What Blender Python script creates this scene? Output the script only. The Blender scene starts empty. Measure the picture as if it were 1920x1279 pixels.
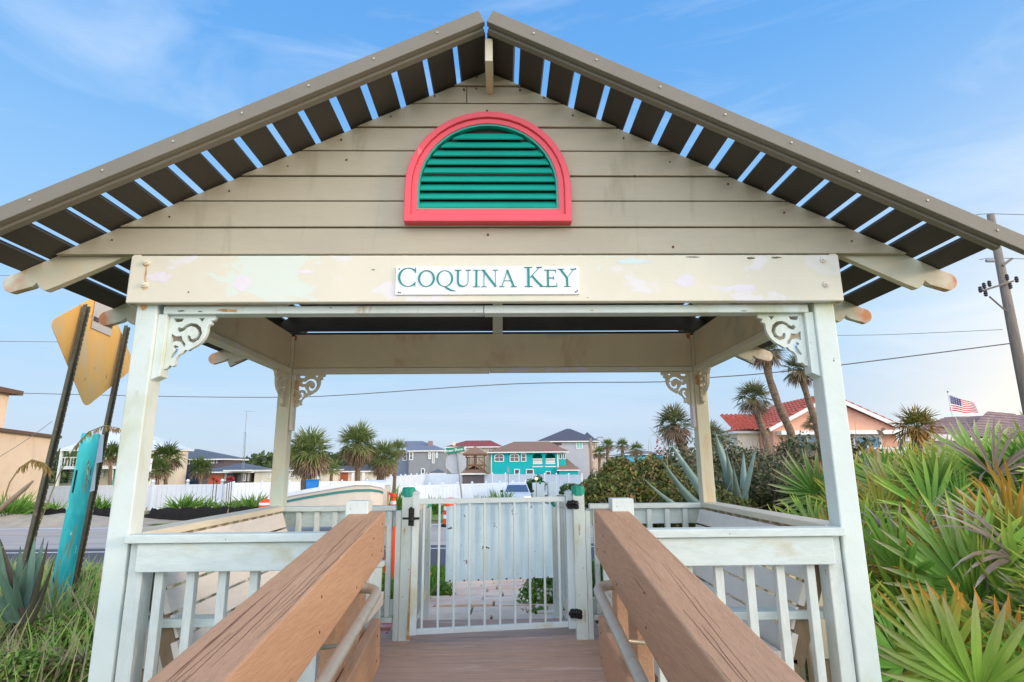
import bpy, bmesh, math, random
from mathutils import Vector, Matrix
random.seed(7)
R = math.radians
H = 1.31            # eye height above the deck; geometry is written relative to the eye, then lifted by H
# ------------------------------------------------------------------ camera
scn = bpy.context.scene
col = scn.collection
FPX = 1086.73; PITCH, YAW, ROLL = R(12.143), R(1.117), R(0.48)
fwd = Vector((math.sin(YAW)*math.cos(PITCH), math.cos(YAW)*math.cos(PITCH), math.sin(PITCH)))
rgt0 = Vector((math.cos(YAW), -math.sin(YAW), 0)); up0 = rgt0.cross(fwd)
rgt = rgt0*math.cos(ROLL)-up0*math.sin(ROLL); upv = up0*math.cos(ROLL)+rgt0*math.sin(ROLL)
cd = bpy.data.cameras.new('camera'); cam = bpy.data.objects.new('camera', cd); col.objects.link(cam)
cd.sensor_width = 36; cd.lens = FPX/1920*36; cd.clip_start = 0.05; cd.clip_end = 6000
M = Matrix((rgt, upv, -fwd)).transposed().to_4x4(); M.translation = Vector((0, 0, H))
cam.matrix_world = M
scn.camera = cam
# ------------------------------------------------------------------ light
SUN_AZ, SUN_EL = R(108), R(13)      # azimuth clockwise from the view direction (+Y)
sdir = Vector((math.sin(SUN_AZ)*math.cos(SUN_EL), math.cos(SUN_AZ)*math.cos(SUN_EL), math.sin(SUN_EL)))
sl = bpy.data.lights.new('sun', 'SUN'); sl.energy = 1.6; sl.angle = R(14); sl.color = (1.0, 0.76, 0.52)
so = bpy.data.objects.new('sun', sl); col.objects.link(so)
so.rotation_euler = sdir.to_track_quat('Z', 'Y').to_euler()
w = bpy.data.worlds.new('World'); scn.world = w; w.use_nodes = True
nt = w.node_tree; nt.nodes.clear()
def N(t, nt_=None, **k):
    n = (nt_ or nt).nodes.new(t)
    for a, b in k.items(): setattr(n, a, b)
    return n
def L(a, b, nt_=None): (nt_ or nt).links.new(a, b)
def ramp(n, stops):
    cr = n.color_ramp
    while len(cr.elements) > 1: cr.elements.remove(cr.elements[-1])
    cr.elements[0].position = stops[0][0]; cr.elements[0].color = (*stops[0][1], 1)
    for p, c in stops[1:]:
        e = cr.elements.new(p); e.color = (*c, 1)
    return n
def world():
    tc = N('ShaderNodeTexCoord'); sep = N('ShaderNodeSeparateXYZ'); L(tc.outputs['Generated'], sep.inputs[0])
    sky = N('ShaderNodeTexSky', sky_type='NISHITA', sun_disc=False)
    sky.sun_elevation = SUN_EL; sky.sun_rotation = SUN_AZ; sky.dust_density = 0.6; sky.ozone_density = 2.0
    gain = N('ShaderNodeVectorMath', operation='SCALE'); gain.inputs['Scale'].default_value = 0.09; L(sky.outputs[0], gain.inputs[0])
    rp = ramp(N('ShaderNodeValToRGB'), [(0.0, (.44, .54, .66)), (0.08, (.42, .55, .70)), (0.2, (.34, .54, .75)), (0.38, (.24, .46, .75)), (0.6, (.12, .34, .71)), (1, (.05, .20, .56))])
    L(sep.outputs['Z'], rp.inputs[0])
    mx = N('ShaderNodeMix', data_type='RGBA'); mx.inputs[0].default_value = 0.88
    L(gain.outputs[0], mx.inputs[6]); L(rp.outputs[0], mx.inputs[7])
    # thin wind-drawn cirrus
    mp = N('ShaderNodeMapping'); mp.inputs['Scale'].default_value = (1.2, 2.5, 7.0); mp.inputs['Rotation'].default_value = (0.15, 0.45, 0.2)
    L(tc.outputs['Generated'], mp.inputs[0])
    n1 = N('ShaderNodeTexNoise'); n1.inputs['Scale'].default_value = 1.6; n1.inputs['Detail'].default_value = 9; n1.inputs['Roughness'].default_value = .55; n1.inputs['Distortion'].default_value = .8
    L(mp.outputs[0], n1.inputs['Vector'])
    cr = ramp(N('ShaderNodeValToRGB'), [(0.50, (0, 0, 0)), (0.82, (.40, .40, .40))]); L(n1.outputs[0], cr.inputs[0])
    mx2 = N('ShaderNodeMix', data_type='RGBA'); L(cr.outputs[0], mx2.inputs[0]); L(mx.outputs[2], mx2.inputs[6]); mx2.inputs[7].default_value = (.58, .68, .80, 1)
    # low bank of greyer cloud near the horizon
    mpb = N('ShaderNodeMapping'); mpb.inputs['Scale'].default_value = (2.0, 2.0, 16.0); L(tc.outputs['Generated'], mpb.inputs[0])
    n2 = N('ShaderNodeTexNoise'); n2.inputs['Scale'].default_value = 2.2; n2.inputs['Detail'].default_value = 6; L(mpb.outputs[0], n2.inputs['Vector'])
    c2 = ramp(N('ShaderNodeValToRGB'), [(0.50, (0, 0, 0)), (0.72, (.35, .35, .35))]); L(n2.outputs[0], c2.inputs[0])
    zr = ramp(N('ShaderNodeValToRGB'), [(0.0, (1, 1, 1)), (0.22, (.6, .6, .6)), (0.34, (0, 0, 0))]); L(sep.outputs['Z'], zr.inputs[0])
    mm = N('ShaderNodeMath', operation='MULTIPLY'); L(c2.outputs[0], mm.inputs[0]); L(zr.outputs[0], mm.inputs[1])
    mx3 = N('ShaderNodeMix', data_type='RGBA'); L(mm.outputs[0], mx3.inputs[0]); L(mx2.outputs[2], mx3.inputs[6]); mx3.inputs[7].default_value = (.47, .52, .66, 1)
    # sky glow: sunset side, then an added fill glow
    nm = N('ShaderNodeVectorMath', operation='NORMALIZE'); L(tc.outputs['Generated'], nm.inputs[0])
    def glow(az, el, power, color, prev):
        d = Vector((math.sin(az)*math.cos(el), math.cos(az)*math.cos(el), math.sin(el)))
        dt = N('ShaderNodeVectorMath', operation='DOT_PRODUCT'); dt.inputs[1].default_value = d; L(nm.outputs[0], dt.inputs[0])
        cl = N('ShaderNodeMath', operation='MAXIMUM'); L(dt.outputs['Value'], cl.inputs[0]); cl.inputs[1].default_value = 0
        pw = N('ShaderNodeMath', operation='POWER'); L(cl.outputs[0], pw.inputs[0]); pw.inputs[1].default_value = power
        sc = N('ShaderNodeVectorMath', operation='SCALE'); sc.inputs[0].default_value = color; L(pw.outputs[0], sc.inputs['Scale'])
        ad = N('ShaderNodeVectorMath', operation='ADD'); L(prev, ad.inputs[0]); L(sc.outputs[0], ad.inputs[1])
        return ad.outputs[0]
    o = glow(R(56), R(3), 22, (.62, .34, .0), mx3.outputs[2])       # sunset side, only its edge reaches the frame
    o = glow(R(170), R(25), 2.0, (1.6, 1.46, 1.32), o)               # unseen glow added behind the viewer to brighten front faces and interior
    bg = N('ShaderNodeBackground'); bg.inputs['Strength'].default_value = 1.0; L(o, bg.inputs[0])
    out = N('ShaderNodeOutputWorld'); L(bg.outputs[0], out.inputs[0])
world()
scn.view_settings.view_transform = 'Standard'; scn.view_settings.look = 'None'; scn.view_settings.gamma = 1
scn.view_settings.use_curve_mapping = False; scn.view_settings.exposure = 0.5

# ------------------------------------------------------------------ measuring helpers (rays of the photograph, eye at the origin)
def ray(u, v): return fwd + rgt*((u-960)/FPX) + upv*((639.5-v)/FPX)
def PY(u, v, Y): d = ray(u, v); return d*(Y/d.y)
def PZ(u, v, z): d = ray(u, v); return d*(z/d.z)
def PX(u, v, x): d = ray(u, v); return d*(x/d.x)

# ------------------------------------------------------------------ mesh helpers
OFF = {}
def thing(name, label, cat, loc=(0, 0, 0), group=None):
    o = bpy.data.objects.new(name, None); col.objects.link(o); o.empty_display_size = .2
    o.location = (loc[0], loc[1], loc[2]+H); OFF[o.name] = Vector(loc)
    o['label'] = label; o['category'] = cat
    if group: o['group'] = group
    return o
def tag(o, label=None, cat=None, group=None, kind=None):
    for k, x in (('label', label), ('category', cat), ('group', group), ('kind', kind)):
        if x: o[k] = x
    return o
def kids(o): return [c for c in bpy.data.objects if c.parent == o]
def copy_tree(o, parent=None):
    c = o.copy(); col.objects.link(c); c.parent = parent
    for ch in kids(o): copy_tree(ch, c)
    return c
class MB:
    def __init__(s, M=None): s.v = []; s.f = []; s.c = []; s.m = []; s.M = M; s.hascol = False; s.mi = 0
    def add(s, vs, fs, cols=None):
        b = len(s.v)
        if s.M: vs = [s.M @ Vector(p) for p in vs]
        s.v += [tuple(p) for p in vs]; s.f += [tuple(i+b for i in f) for f in fs]; s.m += [s.mi]*len(fs)
        if cols is None: cols = [(1, 1, 1)]*len(vs)
        else: s.hascol = True
        s.c += cols
        return s
    def box(s, x0, y0, z0, x1, y1, z1):
        v = [(x, y, z) for z in (z0, z1) for y in (y0, y1) for x in (x0, x1)]
        return s.add(v, [(0, 2, 3, 1), (4, 5, 7, 6), (0, 1, 5, 4), (2, 6, 7, 3), (0, 4, 6, 2), (1, 3, 7, 5)])
    def beam(s, p0, p1, w, h, up=(0, 0, 1), cols=None):
        p0, p1 = Vector(p0), Vector(p1); d = (p1-p0).normalized(); sd = d.cross(Vector(up))
        if sd.length < 1e-5: sd = d.cross(Vector((1, 0, 0)))
        sd.normalize(); u = sd.cross(d)
        v = []
        for p in (p0, p1):
            for a, b in ((-1, -1), (1, -1), (1, 1), (-1, 1)): v.append(p+sd*(a*w/2)+u*(b*h/2))
        return s.add(v, [(0, 1, 2, 3), (7, 6, 5, 4), (0, 4, 5, 1), (1, 5, 6, 2), (2, 6, 7, 3), (3, 7, 4, 0)], cols and [cols]*8)
    def tube(s, pts, r, n=8, cap=True, cols=None):
        pts = [Vector(p) for p in pts]; rs = r if isinstance(r, (list, tuple)) else [r]*len(pts)
        v = []; pu = None
        for i, p in enumerate(pts):
            d = (pts[min(i+1, len(pts)-1)]-pts[max(i-1, 0)]).normalized()
            if pu is None: pu = d.orthogonal().normalized()
            pu = (pu-d*pu.dot(d)).normalized(); q = d.cross(pu)
            for k in range(n):
                a = 2*math.pi*k/n; v.append(p+(pu*math.cos(a)+q*math.sin(a))*rs[i])
        f = [(i*n+k, i*n+(k+1) % n, (i+1)*n+(k+1) % n, (i+1)*n+k) for i in range(len(pts)-1) for k in range(n)]
        if cap: f += [tuple(reversed(range(n))), tuple(range((len(pts)-1)*n, len(pts)*n))]
        return s.add(v, f, cols and [cols]*len(v))
    def prism(s, poly, a0, a1, axis='y'):
        n = len(poly); v = []
        for a in (a0, a1):
            for p, q in poly: v.append((p, a, q) if axis == 'y' else ((a, p, q) if axis == 'x' else (p, q, a)))
        f = [tuple(range(n)), tuple(reversed(range(n, 2*n)))]+[(i, i+n, (i+1) % n+n, (i+1) % n) for i in range(n)]
        return s.add(v, f)
    def lathe(s, prof, c, n=16):
        v = []; 
        for r, z in prof:
            for k in range(n):
                a = 2*math.pi*k/n; v.append((c[0]+r*math.cos(a), c[1]+r*math.sin(a), c[2]+z))
        m = len(prof)
        f = [(i*n+k, i*n+(k+1) % n, (i+1)*n+(k+1) % n, (i+1)*n+k) for i in range(m-1) for k in range(n)]
        f += [tuple(reversed(range(n))), tuple(range((m-1)*n, m*n))]
        return s.add(v, f)
    def build(s, name, mat, parent=None, smooth=False, bevel=0, fix=True, **tags):
        me = bpy.data.meshes.new(name)
        off = OFF[parent.name] if parent else Vector((0, 0, -H))
        me.from_pydata([(x-off.x, y-off.y, z-off.z) for x, y, z in s.v], [], s.f)
        for mt in (mat if isinstance(mat, list) else [mat]): me.materials.append(mt)
        if s.hascol:
            ca = me.color_attributes.new('tint', 'FLOAT_COLOR', 'POINT')
            ca.data.foreach_set('color', [k for c in s.c for k in (c[0], c[1], c[2], 1.0)])
        me.polygons.foreach_set('material_index', s.m)
        if fix:
            bm = bmesh.new(); bm.from_mesh(me); bmesh.ops.recalc_face_normals(bm, faces=bm.faces); bm.to_mesh(me); bm.free()
        if smooth: me.polygons.foreach_set('use_smooth', [True]*len(me.polygons))
        me.update()
        o = bpy.data.objects.new(name, me); col.objects.link(o)
        if parent: o.parent = parent; OFF[o.name] = off
        if bevel:
            b = o.modifiers.new('bevel', 'BEVEL'); b.width = bevel; b.segments = 2; b.limit_method = 'ANGLE'; b.angle_limit = R(40)
        if tags: tag(o, **tags)
        return o

# ------------------------------------------------------------------ materials
def sr(r, g, b):
    f = lambda c: (c/255/12.92) if c <= 10 else ((c/255+.055)/1.055)**2.4
    return (f(r), f(g), f(b))
MATS = {}
def mat(name, c, rough=.6, var=.15, scale=6.0, stretch=(1, 1, 1), bump=.15, bscale=40.0, patches=(), metallic=0, spec=.4, tint=False, grain=0, cracks=0):
    """procedural paint, wood, stone: base colour, soft variation, optional patches (colour, scale, lo, hi, stretch), grain and bump"""
    m = bpy.data.materials.new(name); m.use_nodes = True; t = m.node_tree; b = t.nodes['Principled BSDF']
    b.inputs['Roughness'].default_value = rough; b.inputs['Metallic'].default_value = metallic
    b.inputs['Specular IOR Level'].default_value = spec
    tc = N('ShaderNodeTexCoord', t); mp = N('ShaderNodeMapping', t); mp.inputs['Scale'].default_value = stretch; L(tc.outputs['Object'], mp.inputs[0], t)
    n = N('ShaderNodeTexNoise', t); n.inputs['Scale'].default_value = scale; n.inputs['Detail'].default_value = 6; n.inputs['Roughness'].default_value = .65
    L(mp.outputs[0], n.inputs['Vector'], t)
    lo = tuple(x*(1-var) for x in c); hi = tuple(min(1, x*(1+var)) for x in c)
    rp = ramp(N('ShaderNodeValToRGB', t), [(.3, lo), (.7, hi)]); L(n.outputs[0], rp.inputs[0], t)
    cur = rp.outputs[0]
    if tint:
        at = N('ShaderNodeAttribute', t, attribute_name='tint'); mu = N('ShaderNodeMix', t, data_type='RGBA', blend_type='MULTIPLY'); mu.inputs[0].default_value = 1
        L(cur, mu.inputs[6], t); L(at.outputs['Color'], mu.inputs[7], t); cur = mu.outputs[2]
    hsrc = None
    if grain:
        g = N('ShaderNodeTexNoise', t); g.inputs['Scale'].default_value = bscale*.5; g.inputs['Detail'].default_value = 8; g.inputs['Roughness'].default_value = .7; g.inputs['Distortion'].default_value = .4
        L(mp.outputs[0], g.inputs['Vector'], t)
        gr = ramp(N('ShaderNodeValToRGB', t), [(.35, (1-grain,)*3), (.62, (1, 1, 1))]); L(g.outputs[0], gr.inputs[0], t)
        mu = N('ShaderNodeMix', t, data_type='RGBA', blend_type='MULTIPLY'); mu.inputs[0].default_value = 1
        L(cur, mu.inputs[6], t); L(gr.outputs[0], mu.inputs[7], t); cur = mu.outputs[2]; hsrc = g.outputs[0]
    if cracks:
        mc = N('ShaderNodeMapping', t); mc.inputs['Scale'].default_value = (3.0, .05, 3.0); L(tc.outputs['Object'], mc.inputs[0], t)
        g = N('ShaderNodeTexNoise', t); g.inputs['Scale'].default_value = cracks; g.inputs['Detail'].default_value = 1.5; L(mc.outputs[0], g.inputs['Vector'], t)
        gr = ramp(N('ShaderNodeValToRGB', t), [(.4925, (1, 1, 1)), (.4985, (.4, .34, .3)), (.5015, (.4, .34, .3)), (.5075, (1, 1, 1))]); L(g.outputs[0], gr.inputs[0], t)
        g2 = N('ShaderNodeTexNoise', t); g2.inputs['Scale'].default_value = 3.1; L(tc.outputs['Object'], g2.inputs['Vector'], t)
        gm = ramp(N('ShaderNodeValToRGB', t), [(.47, (0, 0, 0)), (.56, (1, 1, 1))]); L(g2.outputs[0], gm.inputs[0], t)
        mu = N('ShaderNodeMix', t, data_type='RGBA', blend_type='MULTIPLY'); L(gm.outputs[0], mu.inputs[0], t)
        L(cur, mu.inputs[6], t); L(gr.outputs[0], mu.inputs[7], t); cur = mu.outputs[2]
    for pi, (pc, ps, plo, phi, pst) in enumerate(patches):
        mp2 = N('ShaderNodeMapping', t); mp2.inputs['Scale'].default_value = pst; mp2.inputs['Location'].default_value = (pi*3.7+1.3, pi*1.9, pi*2.3); L(tc.outputs['Object'], mp2.inputs[0], t)
        q = N('ShaderNodeTexNoise', t); q.inputs['Scale'].default_value = ps; q.inputs['Detail'].default_value = 7; q.inputs['Roughness'].default_value = .6; q.inputs['Distortion'].default_value = .5
        L(mp2.outputs[0], q.inputs['Vector'], t)
        r2 = ramp(N('ShaderNodeValToRGB', t), [(plo, (0, 0, 0)), (phi, (1, 1, 1))]); L(q.outputs[0], r2.inputs[0], t)
        mi = N('ShaderNodeMix', t, data_type='RGBA'); L(r2.outputs[0], mi.inputs[0], t); L(cur, mi.inputs[6], t); mi.inputs[7].default_value = (*pc, 1); cur = mi.outputs[2]
    L(cur, b.inputs['Base Color'], t)
    if bump:
        if hsrc is None:
            bn = N('ShaderNodeTexNoise', t); bn.inputs['Scale'].default_value = bscale; bn.inputs['Detail'].default_value = 5; L(mp.outputs[0], bn.inputs['Vector'], t); hsrc = bn.outputs[0]
        bp = N('ShaderNodeBump', t); bp.inputs['Strength'].default_value = bump; bp.inputs['Distance'].default_value = .01; L(hsrc, bp.inputs['Height'], t); L(bp.outputs[0], b.inputs['Normal'], t)
    MATS[name] = m
    return m
def leafmat(name, c=(1, 1, 1), rough=.5, var=.25, scale=3.0, trans=.25):
    m = mat(name, c, rough, var, scale, bump=0, tint=True, spec=.3)
    t = m.node_tree; b = t.nodes['Principled BSDF']; out = t.nodes['Material Output']
    tr = N('ShaderNodeBsdfTranslucent', t); src = b.inputs['Base Color'].links[0].from_socket; L(src, tr.inputs[0], t)
    mx = N('ShaderNodeMixShader', t); mx.inputs[0].default_value = trans; L(b.outputs[0], mx.inputs[1], t); L(tr.outputs[0], mx.inputs[2], t); L(mx.outputs[0], out.inputs[0], t)
    return m
RUST = sr(150, 82, 30); DIRT = sr(120, 110, 80)
cream = mat('cream paint', sr(222, 212, 188), .55, .06, 2.5, bump=.12, bscale=14, patches=[(sr(226, 214, 222), 2.2, .60, .63, (1, 1, 1.6)), (sr(205, 212, 196), 1.6, .57, .66, (1, 1, 1)), (sr(160, 118, 70), 3.1, .69, .80, (1, 1, .6)), (sr(110, 100, 80), 16, .72, .76, (1, 1, 3))])
cream_b = mat('cream beam paint', sr(222, 217, 198), .55, .05, 2.0, bump=.15, bscale=12, patches=[(sr(226, 222, 222), 2.3, .56, .59, (1, 1, 1.6)), (sr(216, 224, 214), 1.7, .62, .64, (1, 1, 1.3)), (sr(212, 214, 194), 1.5, .56, .64, (1, 1, 1)), (sr(186, 140, 80), 3.0, .70, .82, (1.4, 1, .5)), (sr(100, 92, 76), 9, .735, .745, (1, 1, 4))])
tan_in = mat('tan inner paint', sr(220, 202, 168), .6, .08, 1.8, bump=.08, bscale=10, patches=[(sr(196, 158, 112), 2.6, .60, .78, (1, 1, .5)), (sr(196, 186, 156), 1.3, .58, .66, (1, 1, 1))])
white_p = mat('white weathered paint', sr(212, 224, 220), .5, .05, 3.0, bump=.12, bscale=30, patches=[(sr(198, 212, 204), 1.8, .55, .66, (1, 1, .7)), (sr(158, 150, 118), 5, .64, .80, (1, 1, .4)), (sr(96, 96, 86), 24, .70, .73, (1, 1, 1)), (sr(186, 130, 70), 4.2, .66, .76, (1, 1, .25)), (sr(190, 196, 168), 2.6, .52, .68, (1, 1, .4))])
white_w = mat('white painted timber', sr(210, 220, 216), .55, .07, 4.0, stretch=(1, 1, .3), bump=.25, bscale=60, grain=.12, patches=[(sr(168, 166, 142), 4.5, .60, .78, (1, 1, .5)), (sr(90, 90, 80), 22, .69, .72, (1, 1, .5))])
white_h = mat('white painted rail timber', sr(208, 221, 218), .55, .06, 4.0, stretch=(.25, 1, 1), bump=.25, bscale=60, grain=.12, patches=[(sr(190, 190, 168), 4.0, .60, .78, (.6, 1, 1)), (sr(96, 90, 70), 20, .70, .73, (1, 1, 1))])
white_y = mat('cream painted rail timber', sr(226, 218, 196), .55, .06, 4.0, stretch=(1, .25, 1), bump=.2, bscale=60, grain=.10, patches=[(sr(184, 168, 134), 4.0, .62, .80, (1, .5, 1))])
bench_w = mat('bench white paint', sr(232, 226, 216), .5, .05, 3.0, stretch=(1, .2, 1), bump=.2, bscale=50, grain=.08, patches=[(sr(196, 188, 168), 3.0, .62, .80, (1, .5, 1))])
bare = mat('bare weathered timber', sr(150, 130, 104), .8, .2, 6.0, stretch=(1, 1, .2), bump=.4, bscale=60, grain=.25)
rail_br = mat('brown rail paint', sr(186, 147, 116), .6, .07, 3.0, stretch=(1, .12, 1), bump=.5, bscale=150, grain=.16, patches=[(sr(198, 162, 130), 2.5, .58, .74, (1, .3, 1))])
deck_m = mat('deck timber', sr(206, 166, 144), .7, .08, 5.0, stretch=(.12, 1, 1), bump=.4, bscale=60, grain=.22, patches=[(sr(222, 194, 174), 5, .58, .70, (.3, 1.5, 1)), (sr(150, 112, 94), 4, .66, .76, (.3, 1, 1))])
slat_m = mat('dark composite slat', sr(74, 71, 66), .75, .12, 5.0, stretch=(1, .2, 1), bump=.1, bscale=60)
fasc_m = mat('brown grey composite fascia', sr(130, 125, 114), .65, .06, 4.0, bump=.08, bscale=70)
side_m = mat('taupe siding board', sr(182, 174, 154), .6, .05, 5.0, stretch=(.2, 1, 1), bump=.10, bscale=70, grain=.05, patches=[(sr(172, 164, 144), 1.2, .5, .7, (1, 1, 1)), (sr(146, 138, 116), 7, .60, .80, (1, 1, .12)), (sr(184, 160, 130), 3.0, .64, .78, (1, 1, .4))])
rust_m = mat('rust', RUST, .8, .3, 30)
nail_m = mat('rusty nail', sr(96, 62, 36), .7, .2, 30)
coral = mat('coral red frame', sr(234, 86, 100), .45, .05, 4, bump=.06, bscale=40, patches=[(sr(238, 130, 130), 9, .68, .72, (1, 1, 1))])
teal_l = mat('teal louvre', sr(24, 162, 144), .45, .08, 5, bump=.05)
teal_cap = mat('teal post cap', sr(30, 160, 140), .45, .10, 9, patches=[(sr(200, 225, 215), 14, .64, .66, (1, 1, 1)), (sr(20, 110, 96), 8, .62, .7, (1, 1, 1))])
sign_w = mat('white sign panel', sr(236, 240, 246), .35, .03, 4, bump=0)
sign_t = mat('teal lettering', sr(16, 134, 128), .4, .03, 4, bump=0)
black = mat('black plastic', sr(24, 24, 24), .5, .2, 8)
galv = mat('galvanised steel', sr(178, 172, 158), .42, .1, 14, metallic=.35, bump=.15, bscale=60, patches=[(sr(150, 140, 118), 9, .6, .7, (1, 1, 1))])
gate_m = mat('gate enamel', sr(208, 222, 226), .45, .05, 6, bump=.05, patches=[(sr(160, 120, 60), 6, .70, .80, (1, 1, .3)), (sr(196, 200, 176), 3, .56, .7, (1, 1, .5))])
panel_m = mat('pale blue panel', sr(206, 230, 240), .4, .04, 3, bump=.04, patches=[(sr(72, 66, 50), 15, .655, .67, (1, 1, .7)), (sr(190, 216, 226), 2, .5, .7, (1, 1, 1))])

rafter_m = mat('cream rafter paint with rusted tail ends', sr(216, 206, 182), .6, .06, 2.5, bump=.12, bscale=14, patches=[(sr(205, 212, 196), 1.6, .55, .66, (1, 1, 1))])
def tail_rust():
    t = rafter_m.node_tree; b = t.nodes['Principled BSDF']; src = b.inputs['Base Color'].links[0].from_socket
    tc = N('ShaderNodeTexCoord', t); sp = N('ShaderNodeSeparateXYZ', t); L(tc.outputs['Object'], sp.inputs[0], t)
    ab = N('ShaderNodeMath', t, operation='ABSOLUTE'); L(sp.outputs['X'], ab.inputs[0], t)
    mr = N('ShaderNodeMapRange', t); mr.inputs[1].default_value = 2.18; mr.inputs[2].default_value = 2.52; L(ab.outputs[0], mr.inputs[0], t)
    n = N('ShaderNodeTexNoise', t); n.inputs['Scale'].default_value = 7; n.inputs['Detail'].default_value = 6; L(tc.outputs['Object'], n.inputs['Vector'], t)
    m = N('ShaderNodeMath', t, operation='MULTIPLY'); L(mr.outputs[0], m.inputs[0], t); L(n.outputs[0], m.inputs[1], t)
    r = ramp(N('ShaderNodeValToRGB', t), [(.30, (0, 0, 0)), (.48, (.9, .9, .9))]); L(m.outputs[0], r.inputs[0], t)
    mi = N('ShaderNodeMix', t, data_type='RGBA'); L(r.outputs[0], mi.inputs[0], t); L(src, mi.inputs[6], t); mi.inputs[7].default_value = (*sr(196, 116, 54), 1); L(mi.outputs[2], b.inputs['Base Color'], t)
tail_rust()
# ------------------------------------------------------------------ ground
X0 = -.07                                  # axis of the pavilion
def lerp(a, b, t): return a+(b-a)*t
def sstep(a, b, x): t = max(0, min(1, (x-a)/(b-a))); return t*t*(3-2*t)
PROF = [(-60, -2.3), (-3, -2.0), (2.4, -1.62), (5.2, -1.44), (6.5, -1.48), (9, -1.80), (12.4, -2.23), (24.6, -2.23), (27, -2.26), (40, -2.72), (130, -2.95), (4000, -3.2)]
def gz(x, y):
    z = PROF[-1][1]
    for (a, za), (b, zb) in zip(PROF, PROF[1:]):
        if y <= b: z = lerp(za, zb, max(0, (y-a)/(b-a))); break
    if y < 13:                              # the dune rises to the right
        z += .75*sstep(2.0, 5.5, x)*(1-sstep(9, 12.4, y))
    if y > 26: z += .5*sstep(6, 16, x)*sstep(26, 30, y)
    return z
def axis_vals(rs):
    o = []
    for a, b, st in rs:
        k = a
        while k < b-1e-6: o.append(k); k += st
    return o
gm = mat('sandy weedy ground', sr(128, 118, 82), .95, .3, 1.3, bump=.6, bscale=22, patches=[(sr(84, 104, 46), 1.1, .46, .56, (1, 1, 1)), (sr(196, 178, 146), 2.4, .58, .66, (1, 1, 1)), (sr(58, 60, 34), 6, .58, .68, (1, 1, 1))])
g = MB(); xs = axis_vals([(-2500, -300, 400), (-300, -40, 20), (-40, -12, 2), (-12, 16, .4), (16, 60, 2), (60, 300, 20), (300, 2501, 400)]); ys = axis_vals([(-60, -3, 4), (-3, 14, .4), (14, 40, 1), (40, 200, 12), (200, 4001, 380)])
vs = []
for y in ys:
    for x in xs:
        n_ = 0
        if y < 12.2 and (abs(x) > 2.2 or y < 2): n_ = .05*math.sin(x*2.1+y)*math.sin(y*1.7-x*.6)+.03*math.sin(x*5+1)*math.sin(y*4.3)
        vs.append((x, y, gz(x, y)+n_-(0.012 if 12 < y < 25 else 0)))
nx = len(xs)
g.add(vs, [(j*nx+i, j*nx+i+1, (j+1)*nx+i+1, (j+1)*nx+i) for j in range(len(ys)-1) for i in range(nx-1)])
g.build('ground', gm, smooth=True, kind='structure')
def sheet(name, poly, m, dz=.004, **k):
    s = MB(); s.add([(x, y, gz(x, y)+dz if z is None else z) for x, y, z in poly], [tuple(range(len(poly)))]); o = s.build(name, m, fix=False, kind='structure', **k)
    if o.data.polygons[0].normal.z < 0: o.data.flip_normals()
    return o
def strip(name, pts0, pts1, m, dz, nseg=1, **k):
    """a ribbon following the ground between two polylines"""
    s = MB(); v = []
    for (a, b) in zip(pts0, pts1):
        for i in range(nseg+1):
            x, y = lerp(a[0], b[0], i/nseg), lerp(a[1], b[1], i/nseg); v.append((x, y, gz(x, y)+dz))
    n = nseg+1
    s.add(v, [(j*n+i, j*n+i+1, (j+1)*n+i+1, (j+1)*n+i) for j in range(len(pts0)-1) for i in range(nseg)])
    return s.build(name, m, smooth=True, kind='structure')
asph_d = mat('dark asphalt', sr(86, 84, 88), .9, .12, 3, bump=.3, bscale=120)
asph_l = mat('worn concrete lane', sr(176, 168, 160), .9, .10, 1.5, stretch=(.2, 1, 1), bump=.2, bscale=80, patches=[(sr(146, 140, 134), 1.0, .5, .66, (.15, 2, 1)), (sr(200, 194, 186), 2, .6, .7, (.1, 2.5, 1))])
paint = mat('road paint', sr(236, 236, 232), .6, .06, 20, patches=[(sr(150, 146, 140), 30, .62, .66, (1, 1, 1))])
paint_y = mat('yellow road paint', sr(196, 168, 120), .7, .06, 20)
RZ = -2.23
sheet('road', [(-400, 12.9, RZ), (400, 12.9, RZ), (400, 17.7, RZ), (-400, 17.7, RZ)], asph_d)
sheet('far_lane', [(-400, 17.7, RZ), (400, 17.7, RZ), (400, 24.3, RZ), (-400, 24.3, RZ)], asph_l)
sheet('edge_line', [(-400, 12.95, RZ+.004), (400, 12.95, RZ+.004), (400, 13.13, RZ+.004), (-400, 13.13, RZ+.004)], paint)
sheet('edge_line', [(-400, 16.95, RZ+.004), (400, 16.95, RZ+.004), (400, 17.07, RZ+.004), (-400, 17.07, RZ+.004)], paint)
sheet('edge_line', [(-400, 23.6, RZ+.004), (400, 23.6, RZ+.004), (400, 23.75, RZ+.004), (-400, 23.75, RZ+.004)], paint)
sheet('centre_line', [(-400, 21.4, RZ+.004), (-4, 21.4, RZ+.004), (-4, 21.52, RZ+.004), (-400, 21.52, RZ+.004)], paint_y)
pave = mat('sandy concrete pavers', sr(244, 210, 180), .9, .12, 2.0, bump=.3, bscale=60, patches=[(sr(232, 190, 164), 1.1, .5, .62, (1, 1, 1)), (sr(238, 216, 198), 1.7, .55, .64, (1, 1, 1)), (sr(180, 150, 120), 5, .64, .7, (1, 1, 1)), (sr(110, 112, 70), 7, .69, .72, (1, 1, 1))])
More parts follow.
